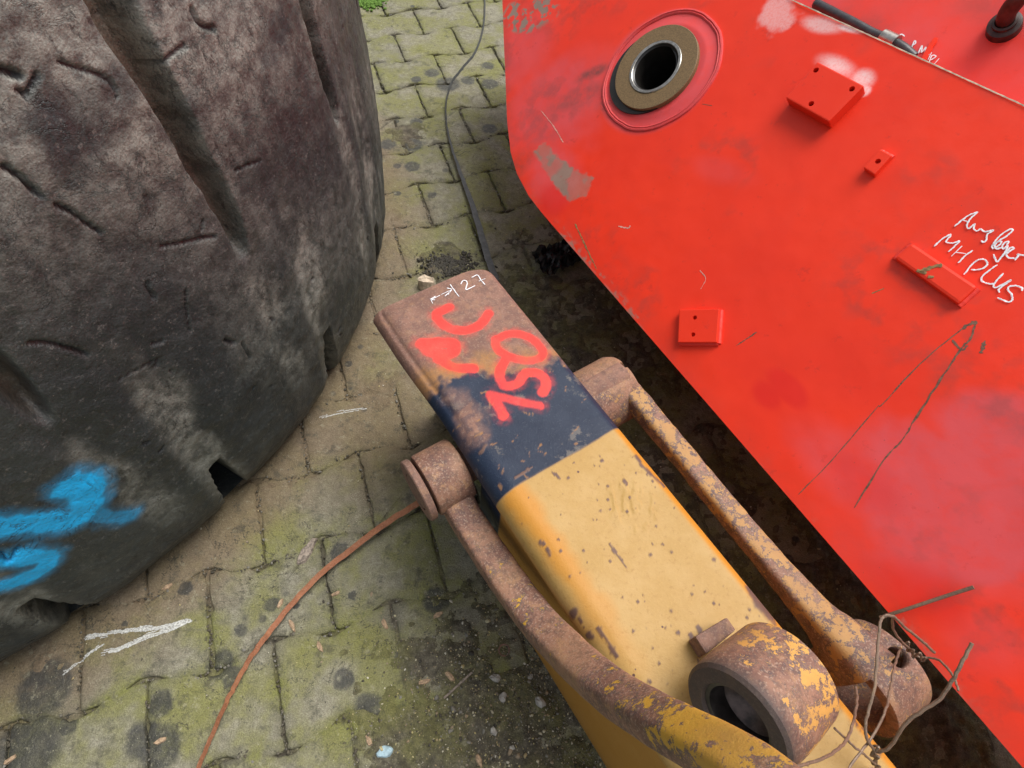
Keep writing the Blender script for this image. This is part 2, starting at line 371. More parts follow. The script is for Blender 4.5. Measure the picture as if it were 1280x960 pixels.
def mat_gravel():
    t = NT('gravel_bits'); a = t.attr('tone'); q = t.n.new('ShaderNodeValToRGB'); t.link(a, q.inputs[0])
    cr = q.color_ramp; cr.elements[0].color = (.035, .032, .026, 1); cr.elements[1].color = (.55, .52, .44, 1)
    for ps, cl in ((.35, (.10, .085, .055, 1)), (.6, (.20, .19, .16, 1)), (.8, (.30, .22, .13, 1)), (.9, (.42, .36, .16, 1))):
        e = cr.elements.new(ps); e.color = cl
    return t.out(q.outputs[0], .8, t.noise(300, 2), .3, .001)

M = dict(rubber=mat_rubber(), red=mat_redpaint(), arm=mat_arm(), linkA=mat_link('rusty_link_yellow_flakes', .66, (.60, .36, .035)), linkB=mat_link('rusty_link_faded_yellow', .56, (.46, .27, .085)),
         eye=mat_link('rusty_eye_yellow_flakes', .56, (.66, .37, .075)), paver=mat_paver(), soil=mat_soil(), gravel=mat_gravel(),
         strap=mat_rust('orange_rust', (.33, .105, .030), .55), darkstrap=mat_plain('dark_band_steel', (.05, .052, .05), .5),
         chalk=mat_plain('white_chalk', (.80, .80, .82), .9, 0, .12, 400), scrape=mat_plain('white_scrape', (.44, .44, .41), .9, 0, .4, 300), steel=mat_plain('machined_steel', (.42, .40, .36), .34, 1, .25, 120, .1),
         fibre=mat_plain('brown_fibre', (.175, .112, .048), .62, 0, .32, 420, .25), dark=mat_plain('bore_and_gap_dark', (.018, .016, .014), .35, 0, .3, 60),  # dark: near-black for the bore and for the shade painted beside the seal ring
         greasy=mat_plain('greasy_steel', (.05, .042, .038), .33, .3, .5, 45, .3), plug=mat_plain('worn_plug', (.085, .060, .052), .35, .4, .6, 60, .5), wire=mat_rust('weathered_wire', (.20, .165, .115), .6, .5, .3),
         scratch=mat_plain('bared_scratch', (.15, .075, .045), .7, 0, .4, 200), palescr=mat_plain('pale_scratch', (.62, .30, .24), .7, 0, .3, 200), olive=mat_plain('olive_scuff', (.24, .15, .055), .7, 0, .4, 160),
         wood=mat_plain('grey_wood', (.25, .205, .165), .85, 0, .5, 160, .6), palewood=mat_plain('pale_wood', (.52, .42, .31), .85, 0, .3, 90, .5), husk=mat_plain('tan_husk', (.36, .25, .155), .8, 0, .35, 200),
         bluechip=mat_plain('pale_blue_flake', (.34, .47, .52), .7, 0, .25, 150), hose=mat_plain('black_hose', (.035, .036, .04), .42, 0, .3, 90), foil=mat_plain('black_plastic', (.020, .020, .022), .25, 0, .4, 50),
         hole=mat_plain('dark_thread', (.02, .016, .014), .6), pipe=mat_plain('dark_rusty_pipe', (.045, .022, .018), .45, .2, .5, 70, .4), peb=mat_plain('grey_pebble', (.36, .34, .30), .8, 0, .3, 150), lug=mat_rust('scaly_rust', (.17, .10, .075), .5))

# ================================================================== ground
gs = 60.0
ground = mk('ground', [(-gs, -gs, -.03), (gs, -gs, -.03), (gs, gs, -.03), (-gs, gs, -.03)], [(0, 1, 2, 3)], M['soil'], sm=False); props(ground, kind='structure')
# bone-shaped interlocking pavers in running bond
AV = np.array([.216245, .086547]); BV = np.array([-.065395, .163591]); GO = np.array([-.5346, .1260])
LA, LB = np.linalg.norm(AV), np.linalg.norm(BV); ROT = math.atan2(AV[1], AV[0])
paving = props(bpy.data.objects.new('paving', None), kind='structure'); COL.objects.link(paving)
def paver_mesh(seed):
    r = random.Random(seed); g = .0018 + r.random() * .0012; dl = .072 * LB; hl, hw = LA / 2 - g, LB / 2 - g - .0019; k = .13 * LA
    P = [(-hl, hw + dl), (-k - 1.5 * dl, hw + dl), (-k + dl, hw - dl), (k - dl, hw - dl), (k + 1.5 * dl, hw + dl), (hl, hw + dl)]
    P = P + [(x, -y) for x, y in P[::-1]]
    Q = []
    for i in range(len(P)):                      # round the outline a little
        a, b, c = (np.array(P[(i + d) % len(P)]) for d in (-1, 0, 1))
        e = min((.004 + .005 * r.random()) if i in (0, 5, 6, 11) else .016, np.linalg.norm(b - a) * .4, np.linalg.norm(c - b) * .4)
        p1 = b + (a - b) / np.linalg.norm(a - b) * e; p2 = b + (c - b) / np.linalg.norm(c - b) * e
        Q += [p1, .25 * p1 + .5 * b + .25 * p2, p2]
    D_ = []
    for i in range(len(Q)):
        a, b = Q[i], Q[(i + 1) % len(Q)]; m_ = max(1, int(np.linalg.norm(b - a) / .016))
        D_ += [a + (b - a) * k_ / m_ for k_ in range(m_)]
    Q = [q + np.array([r.gauss(0, .0013), r.gauss(0, .0013)]) - q / np.linalg.norm(q) * (r.random() < .06) * r.uniform(.002, .006) for q in D_]
    n = len(Q); V, Fc, ED = [], [], []
    for ins, z, ed in ((0, -.03, 1), (0, -.006, 1), (.0014, -.0018, 1), (.005, -.0002, .85), (.022, .0003, 0)):
        for q in Q:
            ED.append(ed); sh = np.array([q[0] * (1 - ins / hl), q[1] * (1 - ins / hw)]); V.append((sh[0], sh[1], z + (r.uniform(-.0009, .0006) if z > -.02 else 0)))
    for rr in range(4):
        for i in range(n): Fc.append((rr * n + i, rr * n + (i + 1) % n, (rr + 1) * n + (i + 1) % n, (rr + 1) * n + i))
    V.append((0, 0, .0006)); ED.append(0)
    for i in range(n): Fc.append((4 * n + i, 4 * n + (i + 1) % n, 5 * n))
    me = bpy.data.meshes.new('paver'); me.from_pydata(V, [], Fc); me.materials.append(M['paver']); me.attributes.new('rim', 'FLOAT', 'POINT').data.foreach_set('value', np.array(ED, np.float32))
    me.polygons.foreach_set('use_smooth', np.ones(len(me.polygons), bool)); return me
PM = [paver_mesh(40 + k) for k in range(7)]
cells = []
for j in range(-14, 26):
    for i in range(-14, 18):
        c = GO + AV * (i + (.5 if j % 2 == 0 else 0)) + BV * (j + .5)
        cells.append((c[0], c[1]))
near, far = [], []
def visible(c):
    x, y = c
    if not (-1.25 < x < .75 and -.25 < y < 2.95): return False
    p = RM.T @ (np.array([x, y, 0]) - CAM)
    if p[2] <= 0: return False
    u_, v_ = 640 + F * p[0] / p[2], 480 + F * p[1] / p[2]
    if not (-120 < u_ < 1300 and -90 < v_ < 1080): return False
    return math.hypot(x - TC[0], y - TC[1]) > 1.12 and (PN @ (np.array([x, y, .35]) - P0)) > -.5
for c in cells: (near if visible(c) else far).append(c)
for c in near[:300]:
    o = bpy.data.objects.new('paver', random.choice(PM)); COL.objects.link(o); o.parent = paving
    zz = (fbm(np.array([c[0] * 2.1]), np.array([c[1] * 2.1]), 61)[0] - .5) * .010
    o.location = (c[0] + random.uniform(-.0012, .0012), c[1] + random.uniform(-.0012, .0012), zz + random.uniform(-.002, .0015))
    o.rotation_euler = (random.uniform(-.010, .010), random.uniform(-.010, .010), ROT + random.uniform(-.012, .012) + (math.pi if random.random() < .5 else 0))
fv, ff = [], []
for c in far + near[300:]:
    me = PM[int(abs(c[0] * 977 + c[1] * 613)) % 7]; b = len(fv); cs, sn = math.cos(ROT), math.sin(ROT)
    fv += [(c[0] + v.co.x * cs - v.co.y * sn, c[1] + v.co.x * sn + v.co.y * cs, v.co.z - .002) for v in me.vertices]
    ff += [tuple(b + i for i in p.vertices) for p in me.polygons]
fp = mk('paver_field', fv, ff, M['paver'], paving); fp['kind'] = 'stuff'
# soil: fills the joints, spreads over the stones at the bottom and beside the arm
NX, NY = 430, 560
gx = np.linspace(-1.25, .95, NX); gy = np.linspace(-.35, 2.85, NY); X, Y = np.meshgrid(gx, gy, indexing='ij')
def blob(px, py, r, soft): a = at(px, py); return smooth(r, r - soft, np.hypot(X - a[0], Y - a[1]) + (fbm(X * 7, Y * 7, 3) - .5) * .22)
amt = np.maximum.reduce([blob(630, 850, .42, .26), blob(590, 930, .36, .24), blob(520, 860, .22, .2) * .7, blob(820, 600, .45, .25) * .9, blob(760, 420, .40, .2) * .9, blob(690, 350, .30, .2) * .8, blob(455, 480, .16, .1) * .75, blob(1000, 800, .5, .2), blob(555, 330, .11, .06), blob(480, 100, .06, .03) * .7, blob(515, 170, .07, .04) * .8])
edge = smooth(.09, .0, np.abs(np.hypot(X - TC[0], Y - TC[1]) - 1.24)) * .55
amt = np.maximum(amt, edge * fbm(X * 9, Y * 9, 21) * 1.4)
Z = -.0105 + amt * .0125 + (fbm(X * 12, Y * 12, 8, 4) - .5) * .010 + (fbm(X * 48, Y * 48, 9, 3) - .5) * .010 * (.4 + amt)
soil = mk('soil', np.stack([X, Y, Z], -1).reshape(-1, 3), grid_faces(NX, NY), M['soil']); props(soil, 'dark mossy soil filling the paving joints and spread beside the yellow arm', 'soil', kind='stuff')
# gravel crumbs
def crumbs(name, n, placer, size, tone, label, cat):
    base = bmesh.new(); bmesh.ops.create_icosphere(base, subdivisions=1, radius=1); bv = np.array([v.co[:] for v in base.verts]); bf = np.array([[v.index for v in f.verts] for f in base.faces]); base.free()
    VV, FF, TT = [], [], []
    for k in range(n):
        x, y, z = placer(); s_ = size(); v = bv * (1 + RNG.uniform(-.3, .3, (len(bv), 1))) * np.array([s_ * RNG.uniform(.6, 1.5), s_ * RNG.uniform(.6, 1.1), s_ * RNG.uniform(.35, .8)])
        a = RNG.uniform(0, 6.28); ca, sa = math.cos(a), math.sin(a); v = np.c_[v[:, 0] * ca - v[:, 1] * sa, v[:, 0] * sa + v[:, 1] * ca, v[:, 2]]
        FF.append(bf + len(bv) * k); VV.append(v + [x, y, z + s_ * .25]); TT.append(np.full(len(bv), tone()))
    o = mk(name, np.concatenate(VV), np.concatenate(FF), M['gravel'], attrs={'tone': np.concatenate(TT)}, sm=False); return props(o, label, cat, kind='stuff')
def soil_z(x, y):
    i = int(np.clip((x + 1.25) / 2.2 * (NX - 1), 0, NX - 1)); j = int(np.clip((y + .35) / 3.2 * (NY - 1), 0, NY - 1)); return max(Z[i, j], -.001), amt[i, j]
def place_gravel():
    while True:
        if random.random() < .62: a = at(random.gauss(640, 90), random.gauss(860, 95)); x, y = a[0], a[1]
        else: x, y = random.uniform(-1.0, .8), random.uniform(-.2, 1.6)
        z, m_ = soil_z(x, y)
        if random.random() < .22 + m_: return x, y, z
crumbs('gravel', 8500, place_gravel, lambda: min(.0065, .0010 * random.lognormvariate(0.1, .5)), lambda: random.random() ** .8, 'fine gravel crumbs strewn over the soil and paving', 'gravel')
OUTL = [(c_[0], c_[1]) for c_ in near]
def place_joint():
    c_ = random.choice(OUTL); u_ = random.uniform(-.5, .5)
    if random.random() < .6: d_ = AV * u_ + BV * random.choice((-.5, .5)) * (1 + .11 * (1 if abs(u_) > .25 else -1))
    else: d_ = AV * random.choice((-.5, .5)) + BV * u_
    x, y = c_[0] + d_[0] + random.gauss(0, .003), c_[1] + d_[1] + random.gauss(0, .003); return x, y, -.004
crumbs('joint_moss', 9000, place_joint, lambda: random.uniform(.0010, .0034), lambda: .12 + random.random() ** 1.5 * .5, 'dark crumbs of moss and grit standing in the paving joints', 'moss')
def place_clump(cx, cy, sx, sy):
    def f():
        a = at(random.gauss(cx, sx), random.gauss(cy, sy)); return a[0], a[1], .001
    return f
crumbs('soil_clump', 700, place_clump(562, 331, 15, 7), lambda: random.uniform(.0018, .0062), lambda: random.random() * .12, 'black crumbly soil heap behind the tip of the arm', 'soil')

# ================================================================== tyre lying on its side
RPZ = [0, .02, .05, .09, .19, .34, .48, .6, .8, .96, 1.05, 1.10, 1.14]; RPR = [1.185, 1.206, 1.222, 1.236, 1.247, 1.253, 1.254, 1.252, 1.243, 1.222, 1.19, 1.155, 1.11]
th = np.concatenate([np.radians(np.arange(-80, 30, .155)), np.radians(np.arange(30, 280, 1.6))]); zz = np.concatenate([np.arange(0, 1.06, .0034), np.linspace(1.062, 1.14, 14)])
TH, ZZ = np.meshgrid(th, zz, indexing='ij'); ARC = TH * 1.25
rb = np.interp(ZZ, RPZ, RPR)
lump = (fbm(ARC * 5, ZZ * 5, 31, 4) - .5) * .009 + (fbm(ARC * 24, ZZ * 24, 32, 4) - .5) * .0034 + (fbm(ARC * 85, ZZ * 55, 33, 3) - .5) * .0020
wob = (fbm(ARC * 9, ZZ * 9, 41, 4) - .5) * .018
def pitch_d(deg0):
    a = (np.degrees(TH) - deg0 + 8.1) % 16.2 - 8.1; return np.radians(a) * 1.25
du_ = pitch_d(-36.2) + wob; hwu = np.interp(ZZ, [.55, .62, .8, 1.0, 1.14], [.009, .016, .021, .030, .04])
ce = smooth(.55, .60, ZZ + wob); gup = smooth(-.004, .009, hwu - np.abs(du_)) * ce * np.interp(ZZ, [.55, .8, 1.0], [.6, .95, 1.1])
dl_ = pitch_d(-31.2) + wob * .6; hwl = np.interp(ZZ, [0, .1, .2], [.030, .024, .014]); glo = smooth(-.003, .004, hwl - np.abs(dl_)) * smooth(.22, .17, ZZ + wob)
ghost = smooth(.055, .018, np.abs(dl_ - (ZZ - .1) * .02)) * smooth(.66, .48, ZZ) * .8 + smooth(.045, .015, np.abs(du_)) * smooth(.10, .25, ZZ) * smooth(.64, .5, ZZ) * .6
rd = rb + lump - gup * .055 - glo * .13 - ghost * .006
crev = np.zeros_like(rd)
def slit(pts, w, dep):
    P = [np.array([p[0] * 1.25, p[1]]) for p in pts]; lo = np.min(P, 0) - .03; hi = np.max(P, 0) + .03
    i0, i1 = np.searchsorted(th * 1.25, [lo[0], hi[0]]); j0, j1 = np.searchsorted(zz, [lo[1], hi[1]])
    if i1 <= i0 or j1 <= j0: return
    sl = np.s_[i0:i1, j0:j1]; d = dist_poly(ARC[sl] + wob[sl] * .9 + lump[sl] * .6, ZZ[sl], P) + np.abs(lump[sl]) * .25; m = smooth(w * 1.6, w * .4, d)
    rd[sl] -= m * dep; crev[sl] = np.maximum(crev[sl], m)
for pts, w, dp in [([(14, 221), (34, 233), (52, 247), (62, 252)], .0042, .013), ([(82, 262), (100, 270), (118, 284), (134, 295)], .004, .013), ([(95, 92), (130, 100), (155, 110), (162, 130)], .003, .008), ([(255, 22), (262, 40), (280, 45)], .005, .01), ([(245, 65), (225, 80), (222, 95)], .004, .008),
                   ([(295, 218), (325, 205)], .003, .008), ([(205, 312), (240, 305), (270, 300)], .004, .008), ([(233, 365), (238, 415)], .003, .007), ([(40, 430), (75, 433), (110, 445)], .004, .01), ([(185, 357), (195, 375)], .004, .01),
                   ([(280, 425), (292, 430)], .005, .01), ([(20, 103), (45, 112)], .006, .014), ([(0, 690), (14, 700), (22, 685)], .004, .01), ([(150, 475), (200, 450)], .0025, .005), ([(300, 430), (310, 450)], .003, .006), ([(65, 110), (50, 135)], .004, .008)]:
    slit([tire_az(*p) for p in catmull(pts, 4)], w * .55, dp * .9)
for k in range(90):
    a0 = math.radians(random.uniform(-75, 20)); z0 = random.uniform(.06, 1.05); an = random.gauss(.3, .7); L_ = random.uniform(.004, .016)
    pts = [(a0, z0), (a0 + math.cos(an) * L_ / 2.5, z0 - math.sin(an) * L_ / 2 + random.uniform(-.004, .004)), (a0 + math.cos(an + random.gauss(0, .3)) * L_ / 1.25, z0 - math.sin(an) * L_)]
    slit(pts, random.uniform(.0015, .003), random.uniform(.002, .007))
dust = smooth(.58, .76, fbm(ARC * 4.2, ZZ * 2.6, 51, 5)) * .4 + smooth(.55, .7, fbm(ARC * 28, ZZ * 4, 52, 4)) * .55 * smooth(-.35, .2, TH) + ghost * 1.25 * smooth(.28, .62, fbm(ARC * 16, ZZ * 9, 53, 4))
dust = dust + smooth(.60, .90, ZZ) * smooth(-.85, -.3, TH) * smooth(.25, .55, fbm(ARC * 14, ZZ * 14, 54, 5)) * 1.3
dust = np.clip(dust * (1 - crev) * np.interp(ZZ, [0, .3, .6, .9], [.6, .9, .8, 1]), 0, 1)
earth = np.clip(np.maximum(gup * .8, 0) + smooth(.93, 1.08, ZZ) * smooth(.4, .6, fbm(ARC * 6, ZZ * 6, 55)) * .9 + glo * .15, 0, 1)
bl = np.zeros_like(rd)
for pts, w, op in [([(-40, 655), (0, 650), (40, 648), (80, 645), (98, 640), (112, 620), (108, 602), (94, 596), (82, 602)], .023, 1), ([(110, 622), (122, 640), (145, 642), (160, 640)], .017, .5), ([(-30, 700), (0, 692), (30, 690), (56, 693), (50, 708), (20, 722), (-30, 740)], .020, 1), ([(100, 604), (102, 628)], .024, 1)]:
    P = [tire_az(*p, R=1.24) * [1.25, 1] for p in catmull(pts, 4)]
    d = dist_poly(ARC, ZZ, P) + (fbm(ARC * 60, ZZ * 60, 57, 3) - .5) * .016; bl = np.maximum(bl, np.maximum(smooth(w * 1.2, w * .6, d) * op, smooth(w * 1.9, w * .8, d) * .35 * op))
bl *= 1 - .8 * crev
VT = np.stack([TC[0] + rd * np.cos(TH), TC[1] + rd * np.sin(TH), ZZ + .004], -1).reshape(-1, 3)
tyre = thing('loader_tyre', (TC[0], TC[1], 0), 'huge worn black tyre with blue spray paint lying flat on the paving', 'tyre')
mk('tread', VT, grid_faces(len(th), len(zz), True), M['rubber'], tyre, dict(dust=dust, earth=earth, blue=bl))
sprof = [(1.10, 1.145), (1.06, 1.165), (1.0, 1.18), (.9, 1.175), (.78, 1.14), (.70, 1.10), (.66, 1.06), (.64, 1.02)]
V, Fc = lathe((TC[0], TC[1], 0), (0, 0, 1), (1, 0, 0), sprof + [(.64, .12), (.66, .08), (.72, .04), (.9, .006), (1.0, .002), (1.1, .002), (1.18, .004)], 160); mk('sidewall', V, Fc, M['rubber'], tyre)

# ================================================================== yellow excavator arm
arm = thing('excavator_arm', A3(-.1, .3, 0), 'yellow box-section excavator arm with blue band and rusty tip sprayed with red letters', 'excavator arm')
ZT, T0, T1, S0, S1, ZB = .45, .186, .4185, -.681, 1.1, .0
sv = np.concatenate([[S0 - .0005], np.arange(S0, .36, .0021), np.linspace(.37, S1, 24)])
def arc(cx, cz, r, a0, a1, n): return [(cx + r * math.cos(a), cz + r * math.sin(a)) for a in np.radians(np.linspace(a0, a1, n))]
rr = .034
sec = [(.30, ZB), (.184, ZB), (.183, ZB + .004)] + [(.183 + .012 * k / 10, ZB + .004 + (ZT - .075 - ZB) * k / 10) for k in range(1, 11)] + [(.1965, ZT - .062), (.1955, ZT - .055), (.1915, ZT - .048), (.1875, ZT - .042)]
sec += arc(T0 + rr, ZT - rr, rr, 186, 90, 20) + [(t, ZT) for t in np.arange(T0 + rr + .002, T1 - .02, .0021)] + arc(T1 - .02, ZT - .02, .02, 88, 0, 10) + [(T1, ZT - .06), (T1, ZT - .2), (T1 - .002, ZB + .004), (T1 - .004, ZB)]
sec = np.array(sec); S, TT = np.meshgrid(sv, sec[:, 0], indexing='ij'); ZS = np.broadcast_to(sec[:, 1], S.shape).copy(); TT = TT.copy(); S = S.copy()
# tip: rounded right corner, end face rolled over, shallow fold along the left edge
cornr = .055; ex = np.maximum(0, TT - (T1 - cornr)); back = cornr - np.sqrt(np.maximum(cornr ** 2 - np.minimum(ex, cornr) ** 2, 0)); near_tip = smooth(.16, .0, S - S0); S += back * near_tip * .8
ZS -= np.where(ZS > ZT - .03, smooth(.03, .0, S - S0) * .006, 0); ZS -= smooth(.008, 0, np.abs(TT - .203)) * (ZS > ZT - .01) * smooth(-.36, -.5, S) * .004
TT -= ((ZS > ZT - .035) & (TT < .21)) * smooth(-.42, -.6, S) * .006
TT += smooth(ZT - .030, ZT - .055, ZS) * (TT < .25) * smooth(-.325, -.40, S) * .095
topm = smooth(ZT - .045, ZT - .02, ZS)
ZS += (fbm(S * 9, TT * 9, 71, 3) - .5) * .0022 * topm
# casting number, a raised smeared patch on the yellow
c0 = arm_st(790, 632); rg = smooth(.045, .025, np.hypot((S - c0[0]) * .9, (TT - c0[1]))); ZS += rg * topm * (smooth(.5, .62, fbm(S * 45, TT * 120 + S * 60, 72, 3)) * .0012)
nb = fbm(S * 30, TT * 30, 73, 4); nb2 = fbm(S * 110, TT * 110, 74, 3)
yl = smooth(-.002, .002, S + .270 + (nb - .5) * .004)
bound = -.452 + (TT - .3) * .42 + np.where(TT < .27, (.27 - TT) * .10, 0); blu = smooth(-.014, .010, S - bound + (nb - .5) * .075 + (nb2 - .5) * .03) * (1 - yl)
tng = dist_poly(S, TT, [arm_st(575, 495), arm_st(588, 520), arm_st(592, 545)]); blu *= 1 - smooth(.030, .006, tng + (nb - .5) * .035) * (.55 + .45 * smooth(.4, .6, nb2))
och = smooth(.04, .005, np.abs(S - bound + .022 + (nb - .5) * .08)) * smooth(.40, .55, fbm(S * 14, TT * 14, 75)) * .6
org = np.clip(smooth(.03, .008, np.abs(TT - T0 - .03) + (nb - .5) * .02) * smooth(.1, -.2, S) * .75 + smooth(.012, .004, np.abs(TT - T1 + .006)) * .9, 0, 1) * yl
org = np.maximum(org, (1 - topm) * .55 * yl)
chip = np.zeros_like(S)
for pts, w in [([(748, 785), (757, 798), (772, 820)], .0035), ([(762, 680), (772, 694), (784, 710)], .0022), ([(795, 570), (805, 585), (830, 605)], .004), ([(780, 600), (783, 606)], .003), ([(684, 685), (688, 693)], .005), ([(676, 677), (680, 680)], .004), ([(718, 762), (720, 766)], .006), ([(738, 790), (741, 793)], .005), ([(725, 770), (728, 774)], .004), ([(608, 556), (600, 565)], .004), ([(940, 735), (950, 755), (965, 770)], .010), ([(955, 752), (962, 766)], .008), ([(862, 793), (868, 803)], .004), ([(873, 784), (879, 795)], .005), ([(690, 590), (700, 598)], .002), ([(640, 600), (670, 580)], .001)]:
    d = dist_poly(S, TT, [arm_st(*p) for p in pts]) + (nb2 - .5) * .006; chip = np.maximum(chip, smooth(w, w * .45, d))
for k in range(190):
    s_, t_ = random.uniform(-.26, .34), random.uniform(T0 + .005, T1 - .004); r_ = .0010 * random.lognormvariate(.3, .38); i0, i1 = np.searchsorted(sv, [s_ - .015, s_ + .015])
    d = np.hypot(S[i0:i1] - s_, TT[i0:i1] - t_) + (nb2[i0:i1] - .5) * .0045; chip[i0:i1] = np.maximum(chip[i0:i1], smooth(r_ * 1.5, r_ * .6, d))
for k in range(34):
    s_, t_ = random.uniform(-.44, -.28), random.uniform(T0, T1); a_ = random.uniform(0, 3.14); L_ = random.uniform(.003, .016); i0, i1 = np.searchsorted(sv, [s_ - .03, s_ + .03])
    d = dist_poly(S[i0:i1], TT[i0:i1], [(s_, t_), (s_ + L_ * math.cos(a_), t_ + L_ * math.sin(a_))]) + (nb2[i0:i1] - .5) * .004; och[i0:i1] = np.maximum(och[i0:i1], smooth(.0015, .0004, d) * .8); blu[i0:i1] *= 1 - .7 * smooth(.0015, .0004, d)
chip = np.maximum(chip, smooth(.62, .68, nb2) * smooth(.010, .003, np.abs(TT - T1 + .008)) * yl * smooth(.0, .1, S))
chip *= topm; thin = .35 + .65 * smooth(.30, .52, fbm(S * 22, TT * 22, 76, 4))
def z5(p): return (440 + p[0] / 2.6667, 300 + p[1] / 2.6667)
spray = np.zeros_like(S)
for pts, w in [([(325, 225), (282, 248), (312, 288), (372, 302), (425, 284), (455, 245)], .0095), ([(232, 345), (335, 345), (325, 380), (262, 372), (240, 350)], .0125), ([(285, 395), (345, 425), (405, 428)], .0095),
               ([(478, 332), (535, 312), (600, 330), (638, 378), (600, 402), (530, 392), (485, 362), (478, 332)], .0085), ([(515, 395), (492, 440), (508, 485), (552, 478), (578, 445), (622, 446), (648, 475), (636, 508)], .0090), ([(462, 515), (510, 528), (570, 542), (628, 553)], .0080), ([(465, 518), (490, 555), (505, 585)], .0095)]:
    d = dist_poly(S, TT, [arm_st(*z5(p)) for p in catmull(pts, 4)]) + (nb2 - .5) * .0035; spray = np.maximum(spray, np.maximum(smooth(w * 1.15, w * .70, d) * (.55 + .45 * thin), smooth(w * 2.4, w * .8, d) * .34 * thin * smooth(.3, .7, nb2)))
spray *= topm
VA = (U3[None, None] * S[..., None] + V3[None, None] * TT[..., None]); VA[..., 2] = ZS; ns_, nt_ = S.shape
fa = grid_faces(ns_, nt_)[:, ::-1]; va = VA.reshape(-1, 3)
mk('arm_box', va, fa, M['arm'], arm, dict(yellow=yl, blue=blu, ochre=np.clip(och, 0, 1), orange=org, chip=chip, spray=spray))
capv = [VA[0, k] for k in range(nt_)]; mk('end_plate', capv + [A3(S0 + .01, .3, .2)], [(k, (k + 1) % nt_, nt_) for k in range(nt_)], M['lug'], arm, sm=False)
capv = [VA[-1, k] for k in range(nt_)]; mk('end_plate', capv + [A3(S1, .3, .2)], [(k, (k + 1) % nt_, nt_) for k in range(nt_)], M['lug'], arm, sm=False)
def z27(p): return (440 + p[0] / 5.818, 300 + p[1] / 5.818)
def armtop(x, y): st = arm_st(x, y); return A3(st[0], st[1], ZT + .0008)
UPZ = np.array([0, 0, 1.0])
for nm, L_ in (('chalk_number', [[(792, 325), (806, 300), (830, 300), (838, 322), (828, 356), (838, 362), (896, 334)], [(870, 276), (912, 258), (935, 290), (968, 328)], [(922, 302), (970, 284)]]),
               ('chalk_arrow', [[(570, 440), (640, 405)], [(650, 400), (725, 365)], [(690, 352), (724, 365), (676, 412)], [(700, 400), (712, 378)], [(714, 325), (745, 370), (780, 415)], [(570, 430), (588, 466)], [(608, 412), (572, 436), (604, 438)]])):
    V, Fc = ribbon([[z27(p) for p in l] for l in L_], .0019, armtop, UPZ); mk(nm, V, Fc, M['chalk'], arm)
# pivot shaft through the arm that the two links hang on
V, Fc = lathe(A3(-.378, .10, .36), V3, UPZ, [(.001, 0), (.030, 0), (.032, .003), (.032, .425), (.03, .428), (.001, .428)], 32); mk('pivot_shaft', V, Fc, M['lug'], arm)

# ------------------------------------------------------------------ the two guide links
def link_bar(path, w, dth, tc, name, mat, parent, yel, ex=.44):
    """path: (s,z) centre line in a plane t=const, rounded-rectangular section w (across) x dth (in plane)"""
    P = np.array(catmull(path, 12)); n = len(P); T = np.gradient(P, axis=0); T /= np.linalg.norm(T, axis=1)[:, None]; N = np.c_[-T[:, 1], T[:, 0]]
    W = np.interp(np.linspace(0, 1, n), np.linspace(0, 1, len(w)), w); Dp = np.interp(np.linspace(0, 1, n), np.linspace(0, 1, len(dth)), dth)
    m = 40; V = []; ye = []
    for i in range(n):
        for k in range(m):
            a = 2 * math.pi * k / m; c, s_ = math.cos(a), math.sin(a)
            x = math.copysign(abs(c) ** ex, c) * W[i] / 2; y = math.copysign(abs(s_) ** ex, s_) * Dp[i] / 2
            q = P[i] + N[i] * y; V.append(A3(q[0], tc + x, q[1])); ye.append(yel(i / (n - 1), a))
    V = np.array(V); no = (fbm(V[:, 0] * 40 + V[:, 2] * 13, V[:, 1] * 40, 81, 3) - .5) * .0026; V[:, 2] += no; V[:, 0] += no
    Fc = [(i * m + k, i * m + (k + 1) % m, (i + 1) * m + (k + 1) % m, (i + 1) * m + k) for i in range(n - 1) for k in range(m)]
    Fc += [tuple(range(m))[::-1], tuple((n - 1) * m + k for k in range(m))]
    return mk(name, V, Fc, mat, parent, dict(yel=ye))
def eye(s, z, t_a, t_b, r, ri, mat, parent, name, b=.004):
    L_ = t_b - t_a
    V, Fc = lathe(A3(s, t_a, z), V3, UPZ, [(ri, .003), (ri + .003, 0), (r - b, 0), (r - b * .3, b * .3), (r, b), (r, L_ * .3), (r, L_ * .6), (r, L_ - b), (r - b * .3, L_ - b * .3), (r - b, L_), (ri + .003, L_), (ri, L_ - .003)], 72, .03, True)
    return mk(name, V, Fc, mat, parent)
tl = .152
lk = thing('guide_link', A3(-.378, tl, .30), 'curved rusty link with yellow paint flakes rising from the arm beside the tyre', 'link', 'guide links on the arm')
eye(-.378, .36, .118, .184, .054, .033, M['linkA'], lk, 'pivot_boss')
V, Fc = lathe(A3(-.378, .100, .36), V3, UPZ, [(.033, 0), (.052, 0), (.054, .002), (.054, .011), (.052, .013), (.033, .013)], 64, .02, True); mk('washer', V, Fc, M['lug'], lk)
cp = [(584, 650), (632, 722), (672, 776), (716, 822), (762, 862), (815, 896), (868, 925), (930, 960)]
path = [(-.372, .358)] + [tuple(arm_tplane(x, y, tl)) for x, y in cp]
path += [(.122, .825), (.148, .852), (.170, .872)]; d_ = np.array([.7, .6]); tip = np.array(path[-1])
link_bar(path, [.054, .053, .050, .046, .041, .038, .037, .038], [.058, .050, .043, .039, .036, .034, .033, .036], tl, 'link_bar', M['linkA'], lk, lambda f, a: .62 * math.exp(-((f - .70) / .14) ** 2) * (1 if math.sin(a) > -.1 else .2) + (.20 if math.sin(a) > .1 else .05) * (f > .12))
eye(tip[0] + d_[0] * .03, tip[1] + d_[1] * .03, tl - .035, tl + .035, .045, .026, M['linkA'], lk, 'end_boss')
tr = .526
